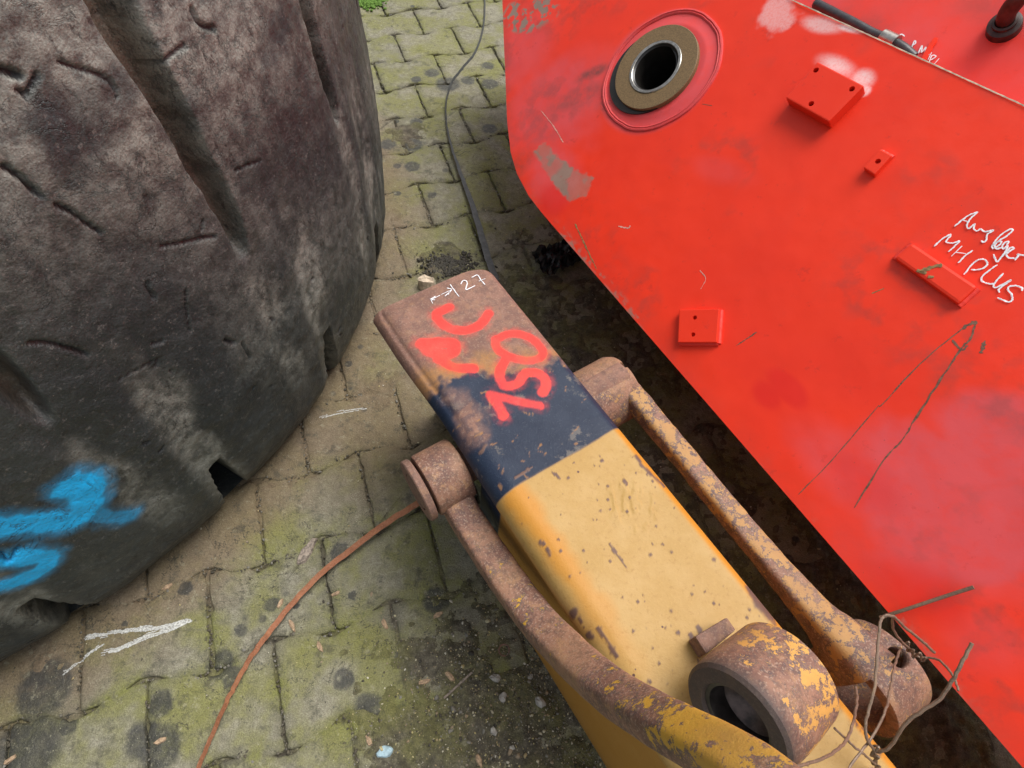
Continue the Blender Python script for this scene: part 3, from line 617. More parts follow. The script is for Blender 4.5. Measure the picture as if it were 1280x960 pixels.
lk2 = thing('guide_link', A3(-.378, tr, .27), 'straight rusty link with faded yellow paint lying in the gap beside the red boom', 'link', 'guide links on the arm')
ob = eye(-.378, .325, .424, .541, .064, .034, M['linkB'], lk2, 'pivot_boss', .016)
pp = A3(-.385, .535, .335); hp = at(779, 458, .378); V, Fc = tube([hp - [0, 0, .06], hp + [0, 0, .03]], .0078, 16); cut(ob, [(V, Fc)])
path2 = [(-.372, .338), (-.33, .352), (-.25, .352), (-.12, .347), (.0, .343), (.10, .343), (.15, .347), (.20, .345)]
link_bar(path2, [.042, .040, .039, .039, .040, .046, .062, .072], [.06, .046, .038, .036, .038, .050, .075, .10], tr - .004, 'link_bar', M['linkB'], lk2, lambda f, a: .25 if math.sin(a) > .3 else .05, .52)
ob = eye(.213, .318, .497, .574, .071, .050, M['linkB'], lk2, 'end_boss')
hp = at(1120, 822, .383); V, Fc = tube([hp - [0, 0, .05], hp + [0, 0, .03]], .0145, 20); cut(ob, [(V, Fc)])

# ------------------------------------------------------------------ bushing eye resting on the arm
ES, ET, EZ, ER, EB, EL = .1145, .250, .540, .0650, .0410, .100
EX = V3 * math.cos(math.radians(15)) - UPZ * math.sin(math.radians(15)); EO = A3(ES, ET, EZ)
ey = thing('bushing_eye', A3(ES, ET + EL / 2, ZT), 'thick rusty bushing eye with yellow paint standing on the arm', 'bushing')
V, Fc = lathe(EO, EX, UPZ, [(EB + .001, .003), (EB + .003, 0), (ER - .004, 0), (ER, .004), (ER + .001, .02), (ER + .0015, .04), (ER + .001, .06), (ER, .08), (ER - .001, EL - .004), (ER - .006, EL), (EB + .003, EL), (EB + .001, EL - .003)], 120, .02, True)
yv = [.0 + .22 * smooth(.02, .075, np.array((v - EO) @ EX + .35 * (v - EO) @ U3)) if (v - EO) @ EX > .006 else -1.0 for v in V]; mk('eye_body', V, Fc, M['eye'], ey, dict(yel=yv, dark=[.85 if y < 0 else 0 for y in yv]))
V, Fc = lathe(EO, EX, UPZ, [(EB - .006, .014), (EB - .004, .006), (EB + .0008, .005), (EB + .0008, EL - .008), (EB - .004, EL - .008), (EB - .006, EL - .012)], 72, 0, True); mk('bore_sleeve', V, Fc, M['greasy'], ey)
V, Fc = lathe(EO + EX * .030, EX, UPZ, [(.0012, .016), (.018, .012), (EB - .010, .002), (EB - .0065, 0), (EB - .0062, .003), (EB - .0062, .03), (.0012, .032)], 48, 0); mk('inner_plug', V, Fc, M['plug'], ey)
lg = [arm_st(866, 797, .475), arm_st(906, 773, .475), arm_st(917, 789, .475), arm_st(880, 819, .475)]
bm = block([A3(p[0], p[1], .4505) for p in lg], UPZ, .034, .003); from_bm('stop_lug', bm, M['lug'], ey)

# ================================================================== red boom
def plate_grid(nu, nv, pl, pr_, qlo, qhi, ulo=None):
    u = np.linspace(0, 1, nu) if ulo is None else ulo; w = np.linspace(0, 1, nv); Uu, Ww = np.meshgrid(u, w, indexing='ij')
    Pp = pl(Ww) * (1 - Uu) + pr_ * Uu; Qq = qlo(Pp) * (1 - Ww) + qhi(Pp) * Ww; return Pp, Qq
boom = thing('red_boom', PL(.2, .15, -.45) * [1, 1, 0], 'big tilted red excavator boom with pin hole and white chalk lettering', 'excavator boom')
ta, tb = pq(990, 0), pq(1280, 132); sl_t = (tb[1] - ta[1]) / (tb[0] - ta[0])
qhi = lambda p: ta[1] + sl_t * (p - ta[0]) + np.where(p < ta[0] - .05, (p - ta[0] + .05) * .35, 0)
lft = np.array([pq(720, 305), pq(690, 272), pq(665, 240), pq(650, 212), pq(642, 185), pq(638, 150), pq(635, 75), pq(632, 0), pq(628, -90), pq(626, -150)])
0 and print('left boundary', lft.round(3).tolist(), 'top', ta, tb)
pr_end = pq(1280, 940)[0] + 1.1
def pleft(w):
    q = w * .70; return np.interp(q, lft[:, 1], lft[:, 0])
lq, lp = lft[:, 1] - lft[0, 1], lft[:, 0]
def plate_pq(nu, nv):
    w = np.linspace(0, 1, nv) ** 1.15; u = np.linspace(0, 1, nu); Uu, Ww = np.meshgrid(u, w, indexing='ij')
    Qm = Ww * lq[-1]; p0 = np.interp(Qm, lq, lp); Pp = p0 + (pr_end - p0) * Uu ** 1.0
    Q0 = Ww * np.where(Pp < ta[0] - .05, np.maximum(qhi(Pp), .1), qhi(Pp)) if False else None
    top = np.minimum(qhi(Pp), 9); blend = smooth(0, .22, Uu); Qq = Qm * (1 - blend) + Ww * top * blend
    return Pp, Qq, Uu, Ww
NU, NV = 900, 330
Pp, Qq, Uu, Ww = plate_pq(NU, NV)
n1 = fbm(Pp * 6, Qq * 6, 91, 4); n2 = fbm(Pp * 30, Qq * 30, 92, 4); n3 = fbm(Pp * 120, Qq * 120, 93, 3)
def mark(px, py, rx, ry=None, rot=0, soft=.5, ns=.5, nz=None):
    c = pq(px, py); ry = ry or rx; x, y = Pp - c[0], Qq - c[1]; cs, sn = math.cos(rot), math.sin(rot); d = np.hypot((x * cs + y * sn) / rx, (-x * sn + y * cs) / ry) + ((n1 if nz is None else nz) - .5) * ns * 2
    return smooth(1, 1 - soft, d)
pink = np.maximum.reduce([mark(1190, 640, .16, .14, .3, .35, .5), mark(1050, 590, .12, .06, 0, .8, .5) * .7, mark(1260, 540, .12, .10, 0, .4, .5), mark(700, 120, .24, .16, .6, .8, .5) * .9, mark(650, 60, .18, .2, 0, .8, .4) * .8, mark(690, 220, .10, .08, 0, .6) * .8, mark(1240, 800, .08, .08, 0, .7) * .5, mark(900, 210, .10, .04, .3, .7) * .35,
                         mark(820, 90, .145, .145, 0, .12, .02) * .9, mark(1200, 700, .22, .1, .6, .7) * .5])
deep = np.maximum.reduce([mark(985, 487, .045, .022, 0, .5, .4), mark(960, 495, .03, .02, 0, .6), mark(1090, 610, .08, .05, .2, .8) * .6, mark(1160, 740, .1, .06, .5, .7) * .7, mark(690, 250, .06, .05, 0, .7)])
white = np.maximum.reduce([mark(1045, 82, .050, .022, .1, .9, .35), mark(1078, 98, .026, .022, 0, .8, .3), mark(1080, 113, .012, .012, 0, .5, .3), mark(970, 14, .045, .040, 0, .5, .8, n2) * .55, mark(1030, 32, .05, .016, .2, .8, .5) * .7, mark(1060, 36, .04, .008, .2, .8, .3)])
grime = np.maximum.reduce([mark(742, 90, .055, .020, .9, .9, .5) * .85, mark(725, 120, .10, .03, .9, .9, .5) * .5, mark(757, 130, .05, .03, -.6, .9, .9, n3) * smooth(.48, .6, n3), smooth(.06, .0, Qq) * .30 * n1, mark(640, 215, .05, .08, 0, .9) * .5, mark(690, 130, .20, .10, .9, .9, .6) * .35 * smooth(.35, .6, n2), mark(770, 140, .09, .03, .3, .9, .6) * .4, smooth(.52, .7, n1) * smooth(.4, .65, n2) * .32, smooth(.05, 0, Uu * 1.9) * .25 * n2 * 2])
def poly_mask(pts, soft=.004):
    P = [pq(*p) for p in pts]; inside = np.zeros(Pp.shape, bool); n = len(P)
    for i in range(n):
        (x1, y1), (x2, y2) = P[i], P[(i + 1) % n]; cnd = ((y1 > Qq) != (y2 > Qq)); inside ^= cnd & (Pp < (x2 - x1) * (Qq - y1) / (y2 - y1 + 1e-12) + x1)
    d = dist_poly(Pp, Qq, P + [P[0]]); return smooth(-soft, soft, np.where(inside, d, -d) + (n3 - .5) * .012)
bare = poly_mask([(666, 190), (680, 178), (700, 198), (722, 214), (742, 222), (732, 245), (712, 252), (694, 232)]) * (.55 + .4 * smooth(.4, .6, n2))
bare = np.maximum(bare, smooth(.52, .57, fbm(Pp * 60, Qq * 60, 95, 3)) * smooth(.10, .35, mark(662, 18, .17, .075, .5, .8, .5)))
bare = np.maximum(bare, smooth(.56, .60, n3) * smooth(.022, .0, Qq) * smooth(-.6, -.25, -Pp) * .9 * smooth(.45, .6, n1))
wpt = PL(0, 0)[None, None] * 0 + P0 + PE * Pp[..., None] + PQ * Qq[..., None] + PN * (((n1 - .5) * .004)[..., None])
bc = pq(824, 88); BR = .150
fac = grid_faces(NU, NV); vd = np.hypot(Pp - bc[0], Qq - bc[1]).ravel(); keep = (vd[fac] > .088).all(1); fac = fac[keep]
mk('side_plate', wpt.reshape(-1, 3), fac, M['red'], boom, dict(pink=pink, deep=deep, white=white, grime=np.clip(grime, 0, 1), bare=np.clip(bare, 0, 1)))
# plate edge and box walls (real thickness behind the face)
def rim(idx, depth, name, mat, inset=0.0, hh=(0.0,)):
    pts = wpt[idx] if not isinstance(idx, list) else np.array(idx)
    lo = pts - PN * depth; n = len(pts); V = np.concatenate([pts, lo]); Fc = [(k, k + 1, n + k + 1, n + k) for k in range(n - 1)]
    return mk(name, V, Fc, mat, boom)
BOXD = .455
edge_low = [wpt[i, 0] for i in range(0, NU, 4)]; edge_top = [wpt[i, -1] for i in range(0, NU, 4)]; edge_end = [wpt[0, j] for j in range(0, NV, 3)]
rim(edge_low, .018, 'plate_edge', M['red']); rim(edge_end, .018, 'plate_edge', M['red'])
rim(edge_top, .018, 'plate_edge', M['palescr'])
def wall(a, inset, name):
    a = np.array(a); p = a - PN * .018 + inset; lo = a - PN * BOXD + inset; n = len(a); V = np.concatenate([a - PN * .018, p, lo]); Fc = [(k, k + 1, n + k + 1, n + k) for k in range(n - 1)] + [(n + k, n + k + 1, 2 * n + k + 1, 2 * n + k) for k in range(n - 1)]
    return mk(name, V, Fc, M['red'], boom)
wall(edge_low, PQ * .03, 'bottom_plate'); wall(edge_end, PE * .03, 'end_plate'); wall(edge_top, -PQ * .03, 'top_plate')
V = (wpt[::30, ::11] - PN * BOXD); mk('rear_plate', V.reshape(-1, 3), grid_faces(V.shape[0], V.shape[1]), M['red'], boom)
# white rubbed line along the top edge
V, Fc = [], []
V, Fc = ribbon([[(985 + 295 * k / 14 * 1.4, -2.3 + 132 / 290 * 295 * k / 14 * 1.4) for k in range(15)]], .0022, lambda x, y: PL(*(pq(x, y) - [0, .0008]), .0016), PN, .0004, .25); mk('rubbed_edge', V, Fc, M['palewood'], boom)
# pin boss
BO = PL(bc[0], bc[1], 0)
V, Fc = lathe(BO, PN, PE, [(.122, -.003), (.1230, .002), (.1255, .0035), (.1275, .0018), (.1295, .0038), (.1325, .003), (.1345, -.003)], 200, .05); wr = mk('weld_ring', V, Fc, M['red'], boom, dict(pink=np.full(len(V), .9), grime=np.random.default_rng(3).random(len(V)) * .25))
V, Fc = lathe(BO, PN, PE, [(.070, -.002), (.085, .001), (.097, .0022), (.103, .0024), (.107, .0008), (.1235, .0004)], 96); mk('boss_plate', V, Fc, M['red'], boom, dict(pink=np.full(len(V), 1.0)))
gpc = pq(812, 91, .002); V, Fc = lathe(PL(gpc[0], gpc[1], 0), PN, PE, [(.060, .0052), (.093, .0052), (.0935, .001)], 72); mk('gap_shade_disc', V, Fc, M['dark'], boom)  # flat dark disc, offset: paints the shade of a gap beside the seal ring
bc2 = pq(818.5, 83.5, .012); BO2 = PL(bc2[0], bc2[1], 0)
V, Fc = lathe(BO2, PN, PE, [(.0585, .001), (.0585, .0115), (.0590, .012), (.0915, .012), (.0925, .011), (.0925, .001)], 96, .012, True); mk('seal_ring', V, Fc, M['fibre'], boom)
V, Fc = lathe(BO2, PN, PE, [(.0510, .004), (.0510, .0125), (.0522, .0135), (.0572, .0135), (.0583, .0122), (.0583, .004)], 96, 0, True); mk('bushing_rim', V, Fc, M['steel'], boom)
V, Fc = lathe(BO2, PN, PE, [(.0508, .011), (.0475, .008), (.0468, -.02), (.0468, -.42), (.001, -.421)], 72); mk('bore', V, Fc, M['dark'], boom)
# welded mounting blocks
def mount(px, h, name, label, holes, hr=.0042, bev=.0022, weld=False):
    c = [PL(*pq(x, y, h), -.002) for x, y in px]
    ob = from_bm(name, block(c, PN, h + .002, bev), M['red'], boom)
    cs_ = []
    for x, y in holes:
        p = PL(*pq(x, y, h), h); cs_.append(tube([p - PN * (h * .8), p + PN * .01], hr, 14))
    if cs_: cut(ob, cs_)
    if label: ob['label'] = label
    if weld:
        n = len(c)
        for i in weld:
            a, b = c[i] + PN * .003, c[(i + 1) % n] + PN * .003
            path = [a + (b - a) * k / 14 for k in range(15)]; V, Fc = tube(path, [.0052 * random.uniform(.93, 1.07) for _ in path], 10); mk('weld_bead', V, Fc, M['red'], ob, dict(pink=np.full(len(V), .35)))
    return ob
mount([(982, 122), (1022, 77), (1080, 107), (1036, 152)], .024, 'mounting_block', 'square block with three bolt holes', [(1020, 87.5), (1065, 111), (1014, 129.5)], .0048)
mount([(1079, 209), (1100, 186), (1115, 194), (1093, 218)], .013, 'mounting_block', 'small block with one bolt hole', [(1097.5, 201.5)], .0044, .0018, (1,))
mount([(849, 387), (899, 386), (896, 428), (847, 428)], .012, 'mounting_block', 'square block with two bolt holes', [(868.5, 397), (866.5, 418)], .0042, .0016, (1, 2))
mount([(1118, 322), (1140, 303), (1222, 358), (1198, 380)], .013, 'mounting_bar', 'long bar welded on near the chalk lettering', [], 0, .0045, (0, 2))
# chalk lettering
def za(p): return (1080 + p[0] / 6.0, 240 + p[1] / 6.0)
LET = [[(678, 262), (735, 215), (785, 178), (855, 152)], [(855, 152), (800, 200), (775, 240), (770, 262)], [(730, 212), (782, 226)], [(770, 262), (785, 277), (815, 255), (832, 242), (822, 275), (845, 296), (872, 278)],
       [(872, 278), (905, 300), (970, 292), (925, 320), (917, 360), (897, 380), (878, 368)], [(962, 405), (1000, 350), (1060, 300), (1105, 280), (1110, 296), (1070, 332), (1000, 376), (960, 408), (968, 432)], [(985, 420), (1020, 396), (1030, 376), (1005, 375), (980, 402), (992, 430), (1030, 420)],
       [(1070, 400), (1085, 378), (1060, 380), (1035, 410), (1046, 430), (1075, 405), (1060, 450), (1022, 500), (995, 525), (970, 470)], [(1066, 470), (1100, 442), (1125, 426), (1100, 420), (1066, 460), (1082, 495), (1130, 500)], [(1130, 515), (1155, 482), (1150, 470), (1190, 478), (1230, 470)]]
LET2 = [[(525, 412), (580, 360), (640, 325), (648, 332), (615, 375), (665, 386), (716, 372), (680, 410), (632, 452)], [(655, 485), (735, 408)], [(705, 535), (760, 480), (815, 440)], [(690, 455), (765, 466)], [(748, 622), (805, 552), (850, 514)], [(838, 520), (870, 508), (908, 512), (925, 540), (902, 570), (850, 586), (802, 586)],
        [(1000, 548), (940, 590), (885, 640), (885, 672), (940, 692), (975, 690)], [(1045, 612), (1000, 660), (970, 705), (985, 720), (1030, 700), (1105, 662), (1050, 700), (1010, 735), (1015, 758)], [(1185, 745), (1180, 720), (1130, 705), (1085, 715), (1080, 740), (1105, 770), (1110, 810), (1080, 828), (1000, 795)]]
for L_ in (LET, LET2):
    V, Fc = ribbon([[za(p) for p in l] for l in L_], .0022, lambda x, y: PL(*pq(x, y), .0018), PN, .0003, .4); mk('chalk_lettering', V, Fc, M['chalk'], boom)
# scratches
for pts, w, mt in [([(1220, 404), (1203, 411), (1150, 455), (1105, 503), (1098, 507)], .0026, 'scratch'), ([(1098, 507), (1040, 575), (998, 618)], .0020, 'scratch'), ([(1220, 404), (1212, 425), (1203, 434), (1180, 468), (1140, 530)], .0040, 'scratch'), ([(1140, 530), (1128, 550), (1105, 575), (1068, 635)], .0030, 'scratch'), ([(1222, 403), (1214, 404), (1203, 411)], .006, 'scratch'),
                   ([(1231, 426), (1229, 434), (1226, 442)], .006, 'scratch'), ([(719, 280), (725, 292), (734, 312), (746, 336)], .0042, 'olive'), ([(920, 432), (932, 424), (946, 415)], .0035, 'scratch'), ([(875, 338), (882, 348), (876, 361)], .0024, 'palescr'), ([(1090, 367), (1105, 361)], .004, 'olive'), ([(773, 283), (785, 285), (788, 282)], .005, 'palescr'), ([(878, 130), (890, 132)], .0025, 'scratch'),
                   ([(676, 138), (692, 158), (704, 178)], .003, 'palescr'), ([(1190, 425), (1202, 437), (1210, 432)], .004, 'scratch')]:
    V, Fc = ribbon([pts], w * .62, lambda x, y: PL(*pq(x, y), (fbm(*[np.array([v_ * 6]) for v_ in pq(x, y)], 91, 4)[0] - .5) * .004 + .0002), PN, .0001, .75); mk('scratch', V, Fc, M[mt], boom)
V, Fc = ribbon([[(1150, 340), (1165, 334), (1178, 331)], [(1146, 338), (1158, 342)], [(1160, 346), (1167, 347)]], .006, lambda x, y: PL(*pq(x, y, .013), .0135), PN, .0003, .5); mk('scratch', V, Fc, M['olive'], boom)

# second red boom behind the first, seen above its top edge
OFF = -.11
boom2 = thing('red_boom', PL(.2, .9, -.5) * [1, 1, 0], 'second red boom lying behind the chalked one, top right corner', 'excavator boom')
def PL2(x, y, h=0.0): return on_plate(x, y, OFF + h)
tq = lambda p: ta[1] + sl_t * (p - ta[0])
g2p, g2q = np.meshgrid(np.linspace(-.75, 1.9, 150), np.linspace(0, 1, 60), indexing='ij')
qq2 = tq(g2p) - .035 + g2q * .95; m1 = fbm(g2p * 5, qq2 * 5, 101, 4)
w2 = P0 + PE * g2p[..., None] + PQ * qq2[..., None] + PN * (OFF + (m1 - .5) * .003)[..., None]
mk('side_plate', w2.reshape(-1, 3), grid_faces(150, 60), M['red'], boom2, dict(pink=.45 + smooth(.35, .65, m1) * .55, grime=smooth(.5, .75, fbm(g2p * 9, qq2 * 9, 102)) * .3))
bd = np.concatenate([w2[:, 0], w2[-1, :], w2[::-1, -1], w2[::-1, 0][:0], w2[0, ::-1]]); n = len(bd); V = np.concatenate([bd, bd - PN * .40]); mk('box_wall', V, [(k, k + 1, n + k + 1, n + k) for k in range(n - 1)], M['red'], boom2)
V, Fc = ribbon([[(1170, 48), (1158, 68), (1146, 92)]], .010, lambda x, y: PL2(x, y, .002), PN, .003, .15); mk('weld_bead', V, Fc, M['red'], boom2)
def zb(p): return (960 + p[0] / 4, p[1] / 4)
V, Fc = ribbon([[zb(p) for p in l] for l in [[(684, 182), (668, 172), (648, 180), (648, 195), (668, 200)], [(715, 245), (732, 205), (738, 215), (722, 228)], [(748, 272), (770, 228), (768, 262), (790, 236), (776, 288)], [(786, 292), (808, 252)], [(800, 298), (818, 262)], [(795, 280), (808, 272)], [(806, 310), (820, 278), (840, 282), (815, 300)], [(832, 320), (856, 292)]]], .0022, lambda x, y: PL2(x, y, .002), PN, .0005, .2); mk('chalk_lettering', V, Fc, M['chalk'], boom2)
# pipe fitting
fo = PL2(1255, 36); V, Fc = lathe(fo, PN, PE, [(.001, .016), (.016, .016), (.024, .013), (.025, 0), (.025, -.002)], 40); mk('pipe_flange', V, Fc, M['pipe'], boom2)
# hoses
hs = thing('hydraulic_hose', PL2(1090, 45), 'black hose with silver clamp running along the red boom edge', 'hose')
def hp_(pts, h): return catmull([PL2(x, y, h_) for (x, y), h_ in zip(pts, h)], 6)
V, Fc = tube(hp_([(1020, 5), (1045, 18), (1068, 30), (1090, 42), (1110, 50), (1128, 60), (1142, 72)], [.004, .014, .018, .016, .014, .012, .006]), .0095, 12); mk('hose_line', V, Fc, M['hose'], hs)
V, Fc = tube(hp_([(1030, 16), (1052, 27), (1075, 39), (1098, 50), (1118, 58), (1136, 70)], [.004, .012, .014, .012, .011, .006]), .006, 10); mk('hose_line', V, Fc, M['hose'], hs)
a, b = PL2(1103, 46, .014), PL2(1120, 54, .014); V, Fc = tube([a + (b - a) * k / 3 for k in range(4)], .0135, 16); mk('hose_clamp', V, Fc, M['steel'], hs)
ps = thing('pipe_elbow', fo, 'dark bent pipe rising from the second red boom, top right corner', 'pipe')
V, Fc = tube(catmull([fo + PN * .008, fo + PN * .04 + PQ * .006, fo + PN * .07 + PQ * .03 + PE * .01, fo + PN * .08 + PQ * .09 + PE * .02, fo + PN * .08 + PQ * .25 + PE * .04], 8), .0135, 16); mk('pipe', V, Fc, M['pipe'], ps)
V, Fc = lathe(fo + PN * .014, PN, PE, [(.014, 0), (.0175, .001), (.0175, .007), (.014, .008)], 24, 0, True); mk('collar', V, Fc, M['pipe'], ps)

# ================================================================== straps, wires and litter
def strap(name, pts, zs, widths, twist, mat, label, cat, thick=.0012):
    C_ = np.array(catmull([np.append(at(x, y, z)[:2], z) for (x, y), z in zip(pts, zs)], 8)); n = len(C_); k = np.linspace(0, 1, n); kk = np.linspace(0, 1, len(pts))
    W = np.interp(k, kk, widths); TW = np.interp(k, kk, twist); W = W * .86; C_ = C_ + np.random.default_rng(5).normal(0, .0006, C_.shape); T = np.gradient(C_, axis=0); T /= np.linalg.norm(T, axis=1)[:, None]; V = []
    for i in range(n):
        sd_ = np.cross(T[i], UPZ); sd_ /= np.linalg.norm(sd_); nn = np.cross(sd_, T[i]); a = TW[i]; d1 = sd_ * math.cos(a) + nn * math.sin(a); d2 = np.cross(d1, T[i])
        for x, y in ((-1, -1), (1, -1), (1, 1), (-1, 1)): V.append(C_[i] + d1 * W[i] * x / 2 + d2 * thick * y / 2)
    Fc = [(i * 4 + q, i * 4 + (q + 1) % 4, i * 4 + 4 + (q + 1) % 4, i * 4 + 4 + q) for i in range(n - 1) for q in range(4)] + [(3, 2, 1, 0), tuple((n - 1) * 4 + q for q in range(4))]
    return props(mk(name, V, Fc, mat, sm=False), label, cat)
strap('steel_strap', [(560, 602), (525, 627), (480, 656), (440, 686), (400, 718), (367, 752), (338, 788), (315, 820), (292, 860), (275, 895), (258, 935), (238, 985)], [.03, .035, .03, .022, .018, .014, .012, .011, .010, .010, .010, .010], [.016, .0155, .0150, .0145, .0135, .0125, .012, .0115, .011, .011, .011, .011], [.1, .1, .1, .1, .1, .15, .4, .8, 1.0, 1.15, 1.2, 1.2], M['strap'], 'orange rusty steel strap curving over the mossy paving', 'strap')
strap('steel_strap', [(603, -30), (606, 5), (604, 35), (594, 65), (578, 85), (565, 102), (558, 125), (558, 150), (563, 178), (575, 215), (590, 255), (602, 295), (611, 325), (620, 350)], [.004] * 5 + [.006, .008, .010, .014, .016, .018, .02, .02, .02], [.010] * 6 + [.009, .009, .011, .014, .019, .022, .022, .022], [.9, .9, 1.0, 1.0, 1.1, 1.1, 1.1, 1.0, .7, .3, .1, 0, 0, 0], M['darkstrap'], 'dark steel strap snaking over the paving behind the arm tip', 'strap')
wt = thing('tie_wire', at(1110, 880, .40), 'tangle of weathered tie wire hooked round the right link end', 'wire')
WZ = {0: ([(1215, 804), (1193, 846), (1174, 874), (1134, 902), (1112, 934), (1090, 941)], [.60, .58, .56, .53, .50, .48], .0034), 1: ([(1168, 816), (1150, 799), (1131, 784), (1115, 770), (1102, 774), (1098, 802), (1093, 859), (1082, 902), (1084, 924), (1093, 940), (1096, 962)], [.47, .49, .51, .53, .53, .53, .53, .52, .51, .49, .46], .0030),
      2: ([(1115, 770), (1118, 790), (1134, 809), (1149, 821), (1171, 824), (1190, 843), (1198, 863)], [.53, .47, .42, .405, .42, .44, .45], .0026), 3: ([(1126, 822), (1125, 812), (1118, 834), (1113, 860), (1106, 890), (1090, 921), (1060, 960), (1035, 990)], [.37, .41, .45, .47, .49, .50, .50, .5], .0026),
      4: ([(1070, 859), (1071, 881), (1062, 918), (1043, 940), (1015, 953), (985, 962), (950, 990)], [.47, .49, .52, .55, .58, .60, .60], .0028), 5: ([(1043, 910), (1065, 931), (1085, 947), (1105, 965)], [.53, .51, .49, .47], .0024), 6: ([(963, 916), (962, 930), (965, 945), (985, 968)], [.50, .52, .54, .55], .0027),
      7: ([(1128, 806), (1136, 803), (1134, 814), (1142, 812), (1141, 822), (1150, 816), (1152, 826), (1158, 822)], [.415, .425, .41, .425, .41, .425, .41, .42], .0024), 8: ([(1088, 932), (1098, 934), (1088, 944), (1099, 946), (1090, 954), (1100, 958)], [.49, .50, .485, .495, .48, .49], .0024)}
for k, (pts, z, r) in WZ.items():
    C_ = catmull([at(x, y, zz_) for (x, y), zz_ in zip(pts, z)], 8); C_ = [q + np.array([random.gauss(0, .0003) for _ in range(3)]) for q in C_]; V, Fc = tube(C_, r * .6, 8); mk('wire_strand', V, Fc, M['wire'], wt)
a, b = on_plate(1100, 772, .012), on_plate(1217, 734, .022); V, Fc = tube([a + (b - a) * k / 6 + PN * .002 * math.sin(k) for k in range(7)], .0026, 8)
props(mk('thin_rod', V, Fc, M['wire']), 'short thin rusty rod resting on the lower edge of the red boom', 'rod')

bpy.context.view_layer.update(); DG = bpy.context.evaluated_depsgraph_get()
def floor_z(x, y):
    hit, loc, *_ = scene.ray_cast(DG, Vector((x, y, .05)), Vector((0, 0, -1)))
    return loc.z if hit else 0.0
def shard(name, px, L_, W_, th_, ang, mat, label, cat, z=.003, group=None, seed=0, pts=None, jag=.2):
    r = random.Random(seed); c = at(*px); n = 12; V = []; z = floor_z(c[0], c[1]) - .0008
    for h in (0, 1):
        r = random.Random(seed)
        for k in range(n):
            a = 2 * math.pi * k / n; q = 1 + r.uniform(-jag, jag); x, y = math.cos(a) * L_ / 2 * q, math.sin(a) * W_ / 2 * q
            x *= 1 - .12 * h; y *= 1 - .25 * h; V.append((c[0] + x * math.cos(ang) - y * math.sin(ang), c[1] + x * math.sin(ang) + y * math.cos(ang), z + h * th_ * (1 + r.uniform(-.3, .3))))
    V.append((c[0], c[1], z + th_ * 1.25)); Fc = [tuple(range(n))[::-1]] + [(k, (k + 1) % n, n + (k + 1) % n, n + k) for k in range(n)] + [(n + k, n + (k + 1) % n, 2 * n) for k in range(n)]
    return props(mk(name, V, Fc, mat, sm=False), label, cat, group)
shard('wood_splinter', (383, 689), .072, .022, .006, 1.25, M['wood'], 'grey weathered wood splinter on the paving above the orange strap', 'wood', seed=4, jag=.22)
shard('paint_flake', (481, 939), .031, .022, .004, .3, M['bluechip'], 'pale blue flake on the soil at the bottom edge', 'flake', seed=9)
shard('wood_block', (533, 357), .050, .040, .03, .35, M['palewood'], 'pale broken wood block peeking out behind the arm tip', 'wood', seed=12, jag=.12)
HUSK = [(547, 769, .6, 'largest tan husk, lying left of the curved link'), (461, 926, -.9, 'tan husk lying just left of the pale blue flake'), (599, 951, -1.0, 'tan husk at the bottom edge left of the yellow arm'), (562, 845, -.7, 'round tan husk beside the upper end of the twig'),
        (531, 852, .3, 'flat tan husk left of the twig'), (350, 754, 1.2, 'slim tan husk on a dark spot left of the orange strap'), (365, 782, -.9, 'tan husk touching the left side of the orange strap'), (481, 780, -.9, 'small tan husk on green moss right of the orange strap'),
        (12, 950, .8, 'pale husk in the bottom left corner'), (200, 926, .4, 'tan husk on a dark oil stain at the bottom left'), (400, 809, -.8, 'reddish tan husk right of the orange strap bend'), (209, 733, .7, 'pale husk on the paving close under the tyre'), (420, 742, .6, 'pale husk just right of the orange strap')]
for k, (x, y, a, lb) in enumerate(HUSK): shard('seed_husk', (x, y), random.uniform(.020, .027), random.uniform(.008, .011), .004, a, M['husk'], lb, 'husk', .002, 'seed husks on the paving', 20 + k)
PEB = [(619, 847, .022, 'pale angular stone below the half-sunk ring'), (629, 871, .020, 'whitish stone, second below the half-sunk ring'), (676, 878, .022, 'bluish grey stone closest to the curved link'), (663, 846, .013, 'small white stone beside the curved link'), (617, 914, .016, 'flat grey stone near the bottom edge beside the soil heap'), (640, 935, .012, 'small dark-edged stone at the bottom edge near the yellow arm')]
for k, (x, y, s_, lb) in enumerate(PEB): shard('pebble', (x, y), s_, s_ * .75, s_ * .4, k * 1.3, M['peb'], lb, 'stone', .002, 'pale stones on the soil', 50 + k)
a, b = at(555, 873), at(590, 841); V, Fc = tube([np.append((a + (b - a) * k / 5)[:2], max(floor_z(a[0], a[1]), floor_z(b[0], b[1])) + .0025) for k in range(6)], .0022, 7, True, .2); props(mk('twig', V, Fc, M['wood']), 'thin straight twig on the soil beside the curved link', 'twig')
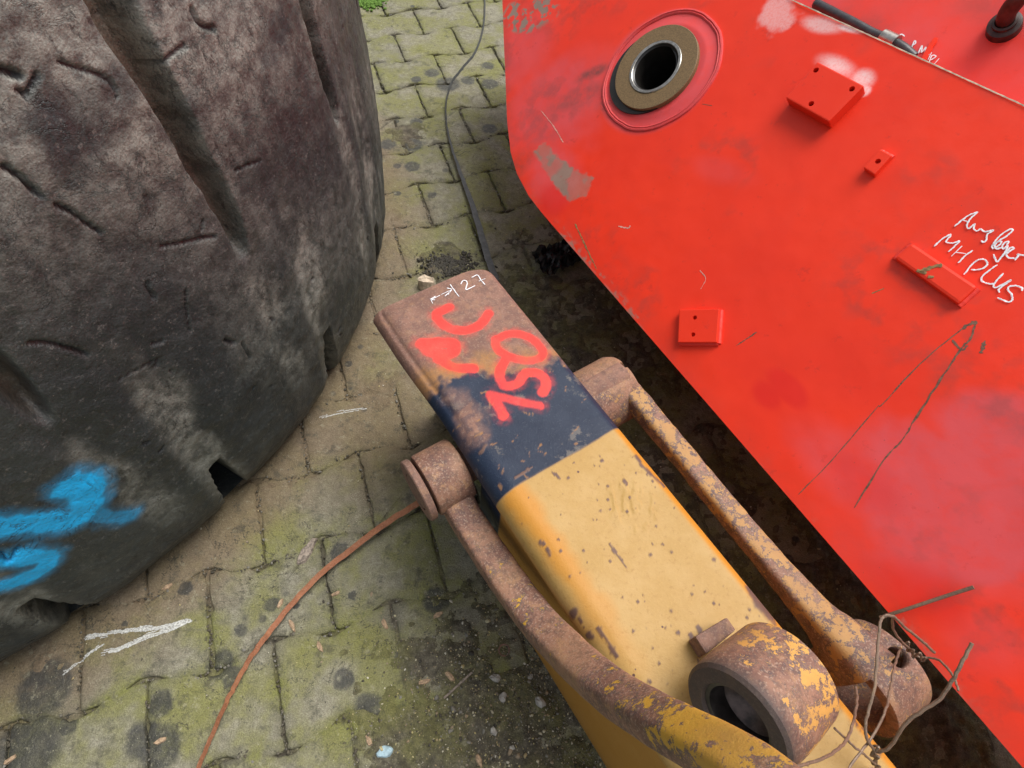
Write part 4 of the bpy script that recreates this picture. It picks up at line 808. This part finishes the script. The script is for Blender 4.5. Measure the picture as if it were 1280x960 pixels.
c = at(630, 813); V, Fc = lathe(c + [0, 0, .002], UPZ, (1, 0, 0), [(.0085, 0), (.009, .0025), (.0115, .003), (.012, 0)], 28, .03, True); props(mk('washer', V, Fc, M['lug']), 'rusty ring half sunk in the soil below the curved link', 'ring')
# crumpled black plastic in the gap
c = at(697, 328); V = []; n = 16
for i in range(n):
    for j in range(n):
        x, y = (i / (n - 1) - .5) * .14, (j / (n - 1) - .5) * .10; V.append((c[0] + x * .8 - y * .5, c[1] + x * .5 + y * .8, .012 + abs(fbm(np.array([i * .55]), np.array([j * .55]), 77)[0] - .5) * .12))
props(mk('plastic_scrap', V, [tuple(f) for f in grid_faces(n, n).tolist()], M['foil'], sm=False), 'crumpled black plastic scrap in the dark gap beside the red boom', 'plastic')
# chalky white scrape on the paving
dash = []
for ln in ([(104, 797), (130, 793), (160, 788), (200, 784), (238, 774)], [(126, 817), (150, 811), (180, 797), (205, 789), (234, 777)], [(75, 842), (90, 832), (112, 815), (130, 803)], [(398, 522), (425, 515), (460, 509)]):
    C_ = catmull(ln, 14)
    for k in range(0, len(C_) - 3, 2):
        for rep in range(3 if ln[0][0] > 80 and ln[0][0] < 300 else 1):
            if random.random() < .9: a_ = np.array([random.gauss(0, 1.0), random.gauss(0, 1.3)]); k2 = min(len(C_) - 1, k + random.randint(3, 9)); dash.append([C_[k] + a_, .5 * (C_[k] + C_[k2]) + a_ + random.gauss(0, .2), C_[k2] + a_])
V, Fc = ribbon(dash, .0021, lambda x, y: (lambda q: np.array([q[0], q[1], floor_z(q[0], q[1]) + .0003]))(at(x, y, .001)), UPZ, .0002, .8); mk('chalk_scrape', V, Fc, M['scrape'], paving)
# moss cushion at the far end of the paving
crumbs('moss', 420, place_clump(462, 1, 9, 5), lambda: random.uniform(.003, .010), lambda: .02, 'bright green moss cushion beside the tyre at the far end', 'moss')
mm = NT('green_moss'); bpy.data.objects['moss'].data.materials[0] = mm.out(mm.mix(mm.noise(200), (.05, .13, .012), (.13, .22, .03)), .9)
print('pavers', len(near), len(far))
